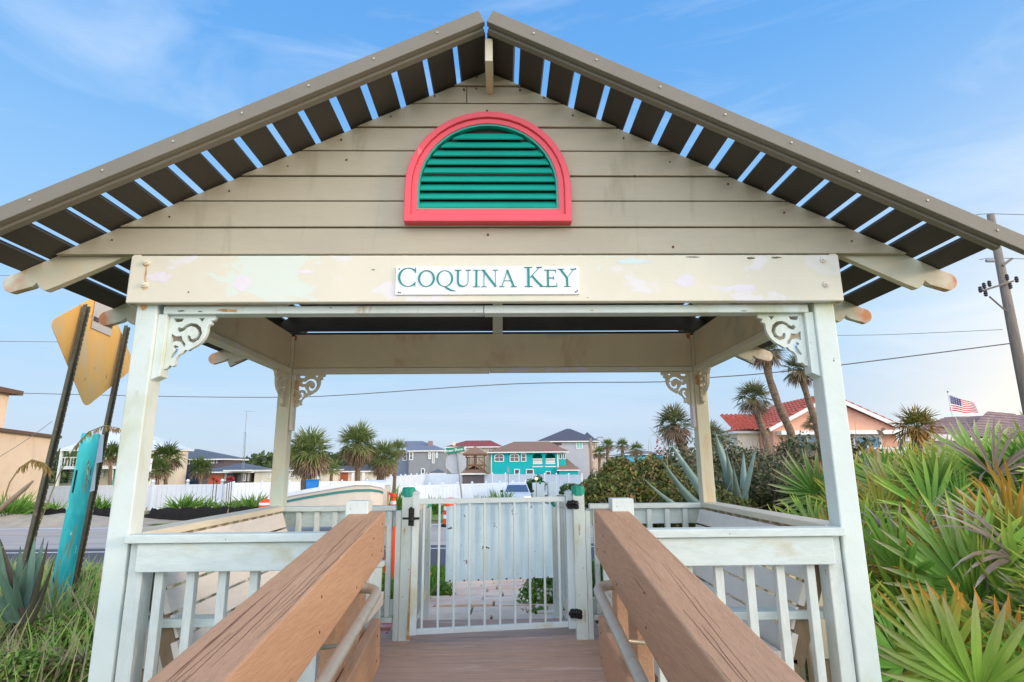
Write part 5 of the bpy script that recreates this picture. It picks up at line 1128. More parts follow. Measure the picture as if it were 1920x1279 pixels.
# right wing with its own lower roof
a = PY(1048, 882, Y-1); b = PY(1084, 882, Y-1); hip('roof', brr, t, a.x, b.x, Y-1, Y+9, a.z+.1, PY(1064, 857, Y+4).z, .3); hbox('wall', tealw, t, (a.x, Y-1, GB_), (b.x, Y+9, a.z-.05))
hbox('wall', tealw2, t, (PY(1046, 870, Y).x, Y+.4, GB_), (PY(1061, 860, Y).x, Y+9, PY(1050, 850, Y).z)); win(t, 1048, 1053.5, 850, 861, Y+.4, True, 1, 1); win(t, 1056, 1060.5, 850, 861, Y+.4, True, 1, 1)
# tall grey house
lgrey = wallm('light grey stucco', sr(178, 180, 188)); lit_return = wallm('sunlit return stucco', sr(206, 178, 160)); charr = roofm('charcoal roof', sr(88, 90, 102))  # return wall stucco has warm sunlight put into its colour
Y = 104; t = hs('tall_grey_house', 'tall light grey house with charcoal hip roof behind the teal house', 1070, Y)
a, b = PY(1012, 829, Y), PY(1102, 827, Y); hbox('wall', lgrey, t, (a.x, Y, GB_), (b.x, Y+14, a.z)); hip('roof', charr, t, a.x, b.x+1.5, Y, Y+14, a.z+.15, PY(1065, 804, Y+7).z, .6, rx0=PY(1062, 804, Y+7).x, rx1=PY(1069, 804, Y+7).x)
hbox('wall', lit_return, t, (b.x+.01, Y+1, GB_), (PY(1119, 830, Y+1).x, Y+15, PY(1110, 831, Y+1).z)); hip('roof', charr, t, b.x, PY(1119, 830, Y+1).x, Y+1, Y+12, PY(1110, 830, Y+1).z, PY(1092, 811, Y+8).z, .4)
win(t, 1080, 1092, 827.5, 841.5, Y, nx=2, ny=3, fm=trimw, gm_=sea); hbox('recess_shade', taupe, t, (PY(1036, 838, Y).x, Y-.05, PY(1040, 839, Y).z), (PY(1053, 830, Y).x, Y-.006, PY(1040, 830, Y).z)); win(t, 1048, 1053, 836, 840, Y-.06, nx=1, ny=1)  # flat dark panel on the wall paints the shade of a recess
for u in (1106.5, 1116): win(t, u, u+4, 832, 842, Y+1, nx=1, ny=2)
for v in (856, 875): win(t, 1107, 1112, v, v+9, Y+1, nx=1, ny=2)
# distant houses on the right
Y = 120; t = hs('cream_terrace_house', 'pale cream house with a picket balcony behind the small palms', 1135, Y)
a, b = PY(1113, 856, Y), PY(1152, 856, Y); hbox('wall', beige, t, (a.x, Y, GB_), (b.x, Y+10, a.z)); hip('roof', tanroof, t, a.x, b.x, Y, Y+10, a.z+.05, PY(1134, 850, Y+5).z, .5)
s = MB(); k = PY(1127, 870, Y-.1).x
while k < PY(1142, 870, Y).x: s.box(k, Y-.15, PY(1130, 881, Y).z, k+.12, Y-.08, PY(1130, 864, Y).z); k += .42
s.build('balcony_pickets', trimw, t)
bluew = wallm('blue stucco', sr(88, 176, 206)); Y = 110; t = hs('blue_house', 'sky blue house with grey hip roof beyond the shrubs', 1210, Y)
a, b = PY(1176, 852, Y), PY(1242, 852, Y); hbox('wall', bluew, t, (a.x, Y, GB_), (b.x, Y+12, a.z)); hip('roof', greyr, t, a.x, b.x, Y, Y+12, a.z+.05, PY(1208, 843, Y+6).z, .5); win(t, 1212, 1216, 856, 868, Y, nx=1); win(t, 1226, 1230, 856, 862, Y, nx=1)
# coral house with red tiles on the right
pinkw = wallm('salmon stucco', sr(226, 172, 146)); tile = mat('red barrel tiles', sr(190, 98, 78), .8, .15, 6, bump=.5, bscale=20, patches=[(sr(206, 128, 112), 5, .55, .65, (1, 1, 1))])
def tiles(name, p, A, B, C, D, n, m=tile, r=.09):
    """barrel tiled slope: A-B along the eave, D-C along the top; n courses of ribs up the slope, stepped"""
    A, B, C, D = map(Vector, (A, B, C, D)); s = MB(); nn = (B-A).cross(D-A).normalized(); 
    if nn.z < 0: nn = -nn
    S = 10; v = []; fcs = []; cols_ = n*6
    for j in range(S*2+1):
        q = (j//2+(j % 2))/S; st = (0 if j % 2 else 1)*.05
        for i in range(cols_+1):
            e = i/cols_; p_ = A.lerp(B, e).lerp(D.lerp(C, e), min(q, 1)); v.append(p_+nn*(abs(math.sin(math.pi*i/6))*r+st))
    w_ = cols_+1; s.add(v, [(j*w_+i, j*w_+i+1, (j+1)*w_+i+1, (j+1)*w_+i) for j in range(S*2) for i in range(cols_)]); return s.build(name, m, p, fix=False)
Y = 32; t = thing('salmon_house', 'salmon pink house with red barrel tile roof behind the tall palms', 'house', (18, 34, GB_))
ap = PY(1554, 743, Y); le = PY(1440, 808, Y); re = PY(1690, 799, Y); zb = PY(1560, 812, Y).z
le.z = re.z = (le.z+re.z)/2
s = MB(); s.prism([(le.x+.3, GB_), (le.x+.3, le.z), (ap.x, ap.z-.12), (re.x-.3, re.z), (re.x-.3, GB_)], Y+.1, Y+6.5); s.build('wall', pinkw, t)
tiles('roof', t, (le.x-.2, Y-.25, le.z-.05), (le.x-.2, Y+6.6, le.z-.05), (ap.x, Y+6.6, ap.z+.08), (ap.x, Y-.25, ap.z+.08), 16)
tiles('roof', t, (re.x+.2, Y-.25, re.z-.05), (re.x+.2, Y+6.6, re.z-.05), (ap.x, Y+6.6, ap.z+.08), (ap.x, Y-.25, ap.z+.08), 16)
for q in (le, re): s = MB(); s.beam((q.x, Y-.2, q.z-.06), (ap.x, Y-.2, ap.z-.03), .10, .20, up=(0, 0, 1)); s.build('rake_board', trimw, t)
hbox('band', trimw, t, (le.x+.5, Y-.5, zb-.1), (re.x+.6, Y+.09, zb+.12))
gb = mat('blue reflecting glass', sr(70, 130, 170), .15, .2, 1, bump=0, spec=.8)
win(t, 1490, 1536, 814, 848, Y+.1, nx=2, ny=1, gm_=gb); win(t, 1600, 1650, 816, 850, Y+.1, nx=2, ny=1, gm_=gb)
s = MB(); zz = PY(1510, 841, Y-1).z; s.box(le.x+1, Y-1, zz-.05, re.x, Y-.94, zz+.02); k = le.x+1
while k < re.x: s.box(k, Y-.99, zz-.8, k+.04, Y-.95, zz-.05); k += .16
s.build('balcony_railing', trimw, t)
wl, wr = PY(1376, 808, Y+1.5), PY(1450, 808, Y+1.5); hbox('wall', beige, t, (wl.x+.3, Y+1.8, GB_), (le.x+.25, Y+6, wl.z-.1)); hbox('eaves', trimw, t, (wl.x, Y+1.5, wl.z-.14), (wr.x, Y+6, wl.z-.01))
zt = PY(1415, 779, Y+3).z; tiles('roof', t, (wl.x-.1, Y+1.3, wl.z), (wr.x+.6, Y+1.3, wl.z), (wr.x+.9, Y+3.2, zt), (wl.x-.1, Y+3.2, zt), 12)
# brown tiled house at the far right
mau = roofm('mauve brown tiled roof', sr(160, 134, 128), (1, 1, 1)); Y = 34; t = thing('brown_roof_house', 'house with long mauve brown tiled roof under the flag at the right edge', 'house', (30, 36, GB_))
pts = [PY(1690, 812, Y), PY(2020, 830, Y-4)]; tp = [PY(1770, 784, Y+3.5), PY(1960, 778, Y+1)]
tiles('roof', t, pts[0], pts[1], tp[1], tp[0], 4, mau, .02); pk_ = PY(1855, 773, Y+3.4); s = MB(); s.add([PY(1795, 832, Y-2.2), PY(1950, 838, Y-2.6), pk_, ], [(0, 1, 2)]); 
hbox('wall', beige, t, (pts[0].x+.6, Y+.4, GB_), (pts[0].x+9.5, Y+3.6, pts[0].z-.45)); tiles('cross_gable_roof', t, PY(1800, 822, Y-1.5), PY(1960, 828, Y-2), PY(1905, 778, Y+1.6), PY(1850, 773, Y+1.8), 3, mau, .02)

# ------------------------------------------------------------------ fences
vinyl = mat('white vinyl', sr(226, 234, 244), .4, .03, 1, bump=0)
def fence(label, path, ztop, zbot, bay, m=vinyl, ball=False, flat=.10, board=.30):
    P = [Vector(p) for p in path]; t = thing('vinyl_fence', label, 'fence', (P[len(P)//2].x, P[len(P)//2].y, zbot)); pos = [P[0]]
    for A_, B_ in zip(P, P[1:]):
        n = max(1, round((B_-A_).length/bay)); pos += [A_.lerp(B_, (i+1)/n) for i in range(n)]
    for i, q in enumerate(pos):
        s = MB(); s.box(q.x-.065, q.y-.065, zbot, q.x+.065, q.y+.065, ztop+.04); s.box(q.x-.09, q.y-.09, ztop+.04, q.x+.09, q.y+.09, ztop+.08)
        if ball: s.lathe([(.05, .08), (.035, .11), (.09, .15), (.125, .22), (.10, .30), (.03, .35)], (q.x, q.y, ztop), 10)
        else: s.lathe([(.08, .08), (.02, .16)], (q.x, q.y, ztop), 4)
        s.build('fence_post', m, t)
    for A_, B_ in zip(pos, pos[1:]):
        d = (B_-A_); ln = d.length; d.normalize(); a3, b3 = Vector((A_.x, A_.y, 0))+Vector((d.x, d.y, 0))*.066, Vector((B_.x, B_.y, 0))-Vector((d.x, d.y, 0))*.066
        s = MB(); n = max(2, int(ln/board))
        for k in range(n):
            u0, u1 = a3.lerp(b3, k/n), a3.lerp(b3, (k+.94)/n); zc = (ztop+zbot)/2; s.beam(u0+Vector((0, 0, zc)), u1+Vector((0, 0, zc)), .022, (ztop-zbot)-.2)
        s.beam(a3+Vector((0, 0, ztop-.06)), b3+Vector((0, 0, ztop-.06)), .05, .12); s.beam(a3+Vector((0, 0, zbot+.1)), b3+Vector((0, 0, zbot+.1)), .05, .12); s.build('fence_panel', m, t)
def fp(u, Y): q = PY(u, 890, Y); return (q.x, Y)
fence('white vinyl fence with ball capped posts behind the strap leaved plants at the left', [fp(-40, 40), fp(88, 40), fp(418, 41)], -1.06, -2.78, 2.45, ball=True)
fence('low white vinyl fence in front of the beige houses and palms', [fp(420, 41.5), fp(440, 52), fp(735, 56)], PY(600, 903, 54).z, -2.8, 2.4)
fence('long bowed white vinyl fence in front of the grey and teal houses', [fp(722, 52), fp(760, 60), fp(800, 68), (PY(900, 890, 66).x, 66), fp(1000, 60), fp(1091, 54)], -.86, -2.9, 1.85)
fence('nearer white vinyl fence with gapped top rail behind the traffic drum', [fp(752, 36), fp(830, 39), fp(985, 43)], -1.16, -2.7, 1.15, board=.28)

# ------------------------------------------------------------------ street furniture
pole_m = mat('grey pole metal', sr(150, 154, 156), .5, .1, 6, metallic=.3); green_s = mat('street sign green', sr(18, 128, 92), .4, .05, 5, bump=0)
Y = 26; t = thing('stop_sign', 'back of a grey stop sign under a green Ocean Shore Bl street sign', 'sign', (PY(868, 960, Y).x, Y, gz(0, Y)))
pt_, pb_ = PY(856, 842, Y), PY(871, 972, Y); pb_.z = gz(0, Y)-.1
s = MB(); s.tube([pb_, pt_], .035, 8); s.build('pole', pole_m, t); c = PY(855, 868, Y); rr8 = .45/math.cos(R(22.5))
s = MB(); s.prism([(c.x+rr8*math.cos(R(22.5+45*k)), c.z+rr8*math.sin(R(22.5+45*k))) for k in range(8)], Y+.04, Y+.045); s.build('sign_plate', mat('bare aluminium sign back', sr(176, 180, 184), .5, .06, 2, bump=0), t)
a, b = PY(836.5, 846, Y-.05), PY(871, 841.5, Y-.05); mid = (a+b)/2; ex = (b-a).normalized(); uz = Vector((0, -1, 0)).cross(ex)*-1; uz = ex.cross(Vector((0, 1, 0))); uz = -uz if uz.z < 0 else uz
s = MB(); s.beam(a, b, .01, .24, up=uz); sp_ = s.build('street_name_plate', green_s, t); sans('street_name', 'Ocean Shore Bl', .155, frame(mid+Vector((0, -.012, 0)), ex, uz, Vector((0, -1, 0))), sign_w, sp_, .001, .002)
t = thing('parking_sign', 'small white sign with red lettering on a post beside the left front post', 'sign', (PY(276, 940, 25.5).x, 25.5, -2.25)); Y = 25.5
c = PY(276, 872, Y); s = MB(); s.box(c.x-.19, Y, c.z-.27, c.x+.19, Y+.01, c.z+.27); pl_ = s.build('sign_plate', sign_w, t); red_t = mat('red lettering', sr(200, 50, 50), .5, .05, 5, bump=0)
for i, (tx, sz) in enumerate((('NO', .14), ('PARKING', .09), ('ANY', .07), ('TIME', .07))): sans('lettering', tx, sz, frame(Vector((c.x, Y-.004, c.z+.17-.115*i)), (1, 0, 0), (0, 0, 1), (0, -1, 0)), red_t, pl_, .001, .002)
s = MB(); s.beam((c.x+.0, Y+.03, -2.3), (c.x+.0, Y+.03, c.z+.2), .06, .03, up=(0, 1, 0)); s.build('post', steel, t)
t = thing('small_sign_post', 'thin post with a narrow grey plate in front of the teal house', 'sign', (PY(953, 900, 40).x, 40, -2.7)); q = PY(953, 876, 40); s = MB(); s.beam((q.x, 40, -2.75), (q.x, 40, q.z), .07, .05, up=(0, 1, 0)); s.build('post', pole_m, t); s = MB(); s.box(q.x-.07, 39.95, q.z-.35, q.x+.08, 39.97, q.z); s.build('plate', pole_m, t)
# drums and cones
org = mat('safety orange', sr(244, 84, 30), .45, .08, 6, bump=.03); ref = mat('white reflective band', sr(240, 240, 240), .35, .04, 9); rub = mat('black rubber', sr(32, 32, 32), .8, .2, 9)
def drum(label, u, Y):
    q = PY(u, 970, Y); z = gz(q.x, Y); t = thing('traffic_drum', label, 'traffic drum', (q.x, Y, z), 'orange traffic drums along the road')
    s = MB(); s.lathe([(.36, 0), (.36, .07), (.30, .10)], (q.x, Y, z), 20); s.build('base', rub, t, smooth=False)
    prof = [(.29, .10, .30, org), (.28, .31, .44, ref), (.27, .44, .60, org), (.255, .60, .73, ref), (.245, .73, .96, org)]
    s = MB(); s.lathe([(.29, .10), (.275, .50), (.262, .51), (.245, .96), (.15, 1.0), (.15, 1.04), (.05, 1.06)], (q.x, Y, z), 20); bd = s.build('body', org, t)
    for z0, z1, r_ in ((.30, .44, .289), (.60, .74, .268), (.84, .93, .256)): s = MB(); s.lathe([(r_+.004, z0), (r_-.004+.004, z1)], (q.x, Y, z), 20); s.build('reflective_band', ref, bd)
drum('orange and white traffic drum seen through the gate bars', 845, 23); drum('orange and white traffic drum beside the left rear post', 497, 23.2)
q = PY(738, 925, 7.4); z = gz(q.x, 7.4); t = thing('traffic_cone', 'tall slim orange cone with white striped top left of the gate', 'traffic cone', (q.x, 7.4, z))
hh = q.z-z; s = MB(); s.lathe([(.125, .03), (.055, hh*.66), (.028, hh-.05), (.036, hh-.04), (.036, hh-.01), (.02, hh)], (q.x, 7.4, z), 20); cb = s.build('body', org, t, smooth=False); s = MB(); s.box(q.x-.2, 7.2, z, q.x+.2, 7.6, z+.04); s.build('base', rub, t, bevel=.01)
for z0, z1 in ((hh-.13, hh-.09), (hh-.21, hh-.17)):
    f_ = lambda z_: lerp(.055, .028, (z_-hh*.66)/(hh*.34-.05))+.003
    s = MB(); s.lathe([(f_(z0), z0), (f_(z1), z1)], (q.x, 7.4, z), 20); s.build('reflective_band', ref, cb)
q = PY(728, 922, 12); t = thing('survey_stake', 'wooden survey stake with a red ribbon beside the tall cone', 'stake', (q.x, 12, gz(q.x, 12))); s = MB(); s.box(q.x-.02, 11.99, gz(q.x, 12), q.x+.02, 12.01, q.z); s.build('stake', mat('pine stake', sr(196, 150, 100), .8), t); s = MB(); s.add([(q.x+.02, 11.98, q.z), (q.x+.12, 11.97, q.z-.06), (q.x+.20, 11.99, q.z-.05), (q.x+.19, 11.99, q.z-.10), (q.x+.11, 11.97, q.z-.11), (q.x+.02, 11.98, q.z-.06)], [(0, 1, 4, 5), (1, 2, 3, 4)]); s.build('ribbon', mat('red ribbon', sr(220, 40, 40), .5), t, fix=False)
# black silt fence
silt = mat('black silt fabric', sr(26, 26, 28), .9, .25, 2, stretch=(1, 1, 3), bump=.4, bscale=8)
def siltf(label, u0, u1, Y0, Y1):
    t = thing('silt_fence', label, 'silt fence', (PY((u0+u1)/2, 960, Y0).x, Y0, -2.26)); s = MB(); v = []; n = 60
    for i in range(n+1):
        q = i/n; Y_ = lerp(Y0, Y1, q); p = PY(lerp(u0, u1, q), 960, Y_); w_ = .05*math.sin(i*.9)+.03*math.sin(i*2.3); zt = gz(p.x, Y_)+.56+.035*math.sin(i*.7)+.02*math.sin(i*2.9)-(.25 if q < .04 and u0 > 200 else 0)
        v += [(p.x, Y_+w_, gz(p.x, Y_)-.05), (p.x, Y_-w_*.6-.04, gz(p.x, Y_)+.3), (p.x, Y_+w_*.5, zt)]
    s.add(v, [(i*3+k, i*3+3+k, i*3+4+k, i*3+1+k) for i in range(n) for k in (0, 1)]); s.build('fabric', silt, t, fix=False, smooth=True)
    for i in range(0, n+1, 8): p = Vector(v[i*3]); s = MB(); s.box(p.x-.025, p.y+.05, p.z, p.x+.025, p.y+.09, p.z+.66); s.build('stake', twig_m, t)
siltf('sagging black silt fence below the strap leaved plants', 272, 505, 26.5, 27.5); siltf('short black silt fence left of the front post behind the sign posts', 66, 212, 27, 27)
# boat on the far shoulder
gel = mat('cream gelcoat', sr(226, 214, 196), .3, .03, 2, bump=0); gelw = mat('white gelcoat', sr(236, 238, 240), .3, .03, 2, bump=0); str_m = mat('teal boat stripe', sr(64, 132, 124), .35, .05, 3, bump=0)
Y = 20.5
def bpt(u, v, y=Y): return PY(u, v, y)
t = thing('motor_boat', 'cream motor boat hull with teal stripe parked beyond the rear railing', 'boat', (PY(630, 960, Y).x, Y+1, RZ))
st_ = [(528, 934, 942, 958), (545, 928, 938, 962), (570, 923.5, 933, 966), (600, 918.5, 928, 970), (635, 912.5, 922.5, 973), (667, 907.5, 919, 974), (695, 908, 918.5, 974), (712, 911.5, 920.5, 972), (719, 915.5, 923.5, 968)]
n = len(st_); v = []; hb = [.35, .62, .85, 1.0, 1.1, 1.12, 1.08, .95, .70]
for i, (u, v0, v1, v2) in enumerate(st_):
    yc = Y+1.15
    for vv, q, du in ((v0, 1, 0), (v1, .98, -.3), ((v1+v2)/2+3, .90, -2), (v2, .45, -5)):
        p = PY(u+du, vv, Y+1.15-hb[i]*q); v.append((p.x, p.y, p.z))
    zz = v[-4][2], v[-3][2], v[-2][2], v[-1][2]; xx = v[-4][0], v[-3][0], v[-2][0], v[-1][0]
    for k in (3, 2, 1, 0): v.append((xx[k], 2*yc-v[i*8+k][1], zz[k]))
s = MB(); s.add(v, [(i*8+k, i*8+(k+1) % 8, (i+1)*8+(k+1) % 8, (i+1)*8+k) for i in range(n-1) for k in range(8)]+[tuple(range(8)), tuple(reversed(range((n-1)*8, n*8)))])
hull = s.build('hull', gel, t, smooth=False)
s = MB()
for i in range(n-1):
    for (k0, dz0, dz1, nm) in ((1, .03, -.055, 0),):
        a, b = Vector(v[i*8+1]), Vector(v[(i+1)*8+1]); o = Vector((0, -.012, 0)); s.add([a+o+Vector((0, 0, dz1)), b+o+Vector((0, 0, dz1)), b+o+Vector((0, 0, dz0)), a+o+Vector((0, 0, dz0)), a+Vector((0, .03, dz1)), b+Vector((0, .03, dz1)), b+Vector((0, .03, dz0)), a+Vector((0, .03, dz0))], [(0, 1, 2, 3), (3, 2, 6, 7), (0, 4, 5, 1)])
s.build('stripe', str_m, hull, fix=False)
s = MB()
for i in range(n-1): a, b = Vector(v[i*8]), Vector(v[(i+1)*8]); s.beam(a+Vector((0, -.015, .03)), b+Vector((0, -.015, .03)), .09, .13)
s.build('rub_rail', gelw, hull); s = MB()
for i in range(n-1): a, b = Vector(v[i*8+2]), Vector(v[(i+1)*8+2]); s.beam(a+Vector((0, -.012, .0)), b+Vector((0, -.012, .0)), .02, .025)
s.build('chine_strip', rust_m, hull)
s = MB(); s.add([Vector(v[i*8])+Vector((0, .05, .085)) for i in range(n)]+[Vector(v[i*8+7])+Vector((0, -.05, .085)) for i in range(n)], [(i, i+1, n+i+1, n+i) for i in range(n-1)]); s.build('deck_cover', gelw, t)
s = MB(); x0_, x1_ = v[8][0], v[(n-2)*8][0]; zk = v[4*8+3][2]; s.beam((x0_-1, Y+.7, zk-.1), (x1_, Y+.7, zk-.1), .1, .1); s.beam((x0_-1, Y+1.6, zk-.1), (x1_, Y+1.6, zk-.1), .1, .1); tr_ = s.build('trailer_frame', galv, t); tr_['label'] = 'galvanised trailer under the boat'
for yy in (Y+.45, Y+1.85): s = MB(); s.tube([(lerp(x0_, x1_, .65), yy-.09, RZ+.3), (lerp(x0_, x1_, .65), yy+.09, RZ+.3)], .30, 20); s.build('wheel', rub, t)
# car on the side street, headlight lit
silv = mat('silver white car paint', sr(214, 220, 228), .3, .02, 2, bump=0, spec=.7); headl = bpy.data.materials.new('lit headlight'); headl.use_nodes = True; hb_ = headl.node_tree.nodes['Principled BSDF']; hb_.inputs['Emission Color'].default_value = (1, .88, .6, 1); hb_.inputs['Emission Strength'].default_value = 14
windg = mat('windscreen glass', sr(70, 92, 120), .08, .1, 1, bump=0, spec=.9)
Y = 37.5; c = PY(971, 935, Y); zg = gz(c.x, Y)+.02; t = thing('parked_car', 'silver white car facing the gate with one headlight lit', 'car', (c.x, Y+2, zg)); W2 = .92
secs = [(0, .30, .58, .80), (.15, .28, .68, .88), (.9, .28, .84, .91), (1.5, .28, .90, .92), (3.9, .28, .92, .92), (4.4, .3, .90, .86), (4.5, .4, .8, .8)]
s = MB(); v = []
for (dy, zb, zt_, hw_) in secs: v += [(c.x+a_*hw_, Y+dy, zg+z_) for a_, z_ in ((-1, zb), (-1.02, (zb+zt_)/2+.06), (-.93, zt_), (.93, zt_), (1.02, (zb+zt_)/2+.06), (1, zb))]
m_ = len(secs); s.add(v, [(i*6+k, i*6+(k+1) % 6, (i+1)*6+(k+1) % 6, (i+1)*6+k) for i in range(m_-1) for k in range(6)]+[tuple(range(6)), tuple(reversed(range((m_-1)*6, m_*6)))]); s.build('body', silv, t, smooth=False, bevel=.03)
s = MB(); rf_ = [(1.45, .90, .84), (2.15, 1.40, .66), (3.3, 1.42, .66), (4.1, .92, .80)]; v = []
for dy, z_, hw_ in rf_: v += [(c.x-hw_, Y+dy, zg+z_), (c.x+hw_, Y+dy, zg+z_)]
v += [(c.x-.84, Y+1.45, zg+.86), (c.x+.84, Y+1.45, zg+.86), (c.x-.80, Y+4.1, zg+.86), (c.x+.80, Y+4.1, zg+.86)]
s.add(v, [(0, 1, 3, 2), (2, 3, 5, 4), (4, 5, 7, 6), (0, 2, 8), (2, 4, 10, 8), (4, 6, 10), (1, 9, 3), (3, 9, 11, 5), (5, 11, 7)]); s.build('cabin', silv, t, fix=False)
s = MB(); s.add([(c.x-.76, Y+1.47, zg+.95), (c.x+.76, Y+1.47, zg+.95), (c.x+.62, Y+2.08, zg+1.37), (c.x-.62, Y+2.08, zg+1.37)], [(0, 1, 2, 3)]); s.build('windscreen', windg, t, fix=False)
for sx in (-1, 1):
    s = MB(); s.box(c.x+sx*.62-.17, Y-.02, zg+.56, c.x+sx*.62+.17, Y+.10, zg+.70); s.build('headlight', headl if sx > 0 else glass, t, bevel=.02)
    s = MB(); s.box(c.x+sx*1.0-.10, Y+1.5, zg+.92, c.x+sx*1.0+.10, Y+1.62, zg+1.06); s.build('door_mirror', black, t, bevel=.02)
    for dy in (.8, 3.6): s = MB(); s.tube([(c.x+sx*.70, Y+dy, zg+.33), (c.x+sx*.92, Y+dy, zg+.33)], .33, 20); wh_ = s.build('wheel', rub, t); s = MB(); s.tube([(c.x+sx*.90, Y+dy, zg+.33), (c.x+sx*.93, Y+dy, zg+.33)], .20, 14); s.build('rim', pole_m, wh_)
s = MB(); s.box(c.x-.42, Y-.015, zg+.36, c.x+.42, Y+.02, zg+.56); s.build('grille', black, t)
# enclosures, lamp, street light, mast, bin
bw = mat('blue white boards', sr(204, 216, 220), .6, .05, 3, bump=.1)
for (u0, u1, v0, lab) in ((999, 1021, 905, 'white boarded utility enclosure with a small green plate right of the car'), (1028, 1043, 903, 'pale metal utility cabinet right of the boarded enclosure')):
    Y = 42; a, b = PY(u0, v0, Y), PY(u1, v0, Y); t = thing('utility_cabinet', lab, 'utility box', ((a.x+b.x)/2, Y, -2.8)); s = MB(); n = 6
    for k in range(n): xa, xb = lerp(a.x, b.x, k/n), lerp(a.x, b.x, (k+.94)/n); s.box(xa, Y, -2.8, xb, Y+.04, a.z)
    s.build('front_boards', bw, t); hbox('side', bw, t, (a.x, Y+.045, -2.8), (b.x, Y+.9, a.z-.03))
    if u0 == 999: q = PY(1013, 905, Y-.02); s = MB(); s.box(q.x-.08, Y-.03, q.z-.1, q.x+.06, Y-.003, q.z+.12); s.build('plate', green_s, t)
t = thing('garden_lamp', 'small garden lamp with a glowing round globe beside the bush', 'lamp', (PY(1005.5, 920, 41).x, 41, -2.7)); q = PY(1005.5, 898, 41); s = MB(); s.beam((q.x, 41, -2.75), (q.x, 41, q.z), .06, .06); s.build('post', pole_m, t)
gl_ = bpy.data.materials.new('lit globe'); gl_.use_nodes = True; gb__ = gl_.node_tree.nodes['Principled BSDF']; gb__.inputs['Base Color'].default_value = (*sr(240, 220, 150), 1); gb__.inputs['Emission Color'].default_value = (1, .8, .4, 1); gb__.inputs['Emission Strength'].default_value = .6
s = MB(); s.lathe([(.03, -.09), (.10, -.05), (.12, .02), (.09, .08), (.02, .12)], (q.x, 41, q.z), 12); s.build('globe', gl_, t)
Y = 58; q = PY(1107, 822, Y); t = thing('street_light', 'tall grey street light with a curved arm right of the tall grey house', 'street light', (q.x, Y, -2.9)); wood_g = mat('grey weathered pole', sr(150, 138, 128), .85, .15, 5, stretch=(1, 1, .2), bump=.3); s = MB(); s.tube([(q.x, Y, -2.95), (q.x, Y, q.z)], [.20, .14], 10); s.build('pole', wood_g, t)
e = PY(1124, 820, Y-.5); s = MB(); s.tube([(q.x, Y, q.z-.4), (lerp(q.x, e.x, .5), Y-.2, e.z-.15), (e.x, Y-.5, e.z)], .04, 6); s.build('arm', pole_m, t); s = MB(); s.beam((e.x-.15, Y-.5, e.z), (e.x+.35, Y-.5, e.z-.02), .2, .12); s.build('lamp_head', pole_m, t)
Y = 72; a, b = PY(456, 890, Y), PY(463, 771, Y); t = thing('radio_mast', 'thin lattice radio mast rising behind the navy house', 'mast', (a.x, Y, GB_)); s = MB(); a.z = GB_
for o in ((-.16, 0), (.16, 0), (0, .2)): s.tube([a+Vector((o[0], o[1], 0)), b+Vector((o[0]*.5, o[1]*.5, -2.5))], .022, 4)
hgt = b.z-2.5-a.z; k = 0
while k*.4 < hgt-.4:
    p0, p1 = a.lerp(b, k*.4/(b.z-a.z)), a.lerp(b, (k+1)*.4/(b.z-a.z)); sgn = 1 if k % 2 else -1; s.tube([p0+Vector((.15*sgn, 0, 0)), p1-Vector((.15*sgn, 0, 0))], .012, 3); k += 1
s.tube([b-Vector((0, 0, 2.6)), b], .03, 5); s.tube([b+Vector((-.3, 0, 0)), b+Vector((1.2, 0, -.1))], .02, 4); s.build('lattice', pole_m, t)
Y = 33; q = PY(583, 910, Y); t = thing('blue_bin', 'bright blue bin at the foot of the left big palm', 'bin', (q.x, Y, gz(q.x, Y))); zb = gz(q.x, Y)
s = MB(); zt = PY(583, 899, Y).z; s.prism([(q.x-.22, zb), (q.x+.22, zb), (q.x+.28, zt-.08), (q.x-.28, zt-.08)], Y, Y+.55); s.build('body', mat('blue plastic', sr(30, 130, 220), .4, .04, 3, bump=0), t, bevel=.02); s = MB(); s.box(q.x-.30, Y-.04, zt-.075, q.x+.30, Y+.58, zt); s.build('lid', MATS['blue plastic'], t, bevel=.02)
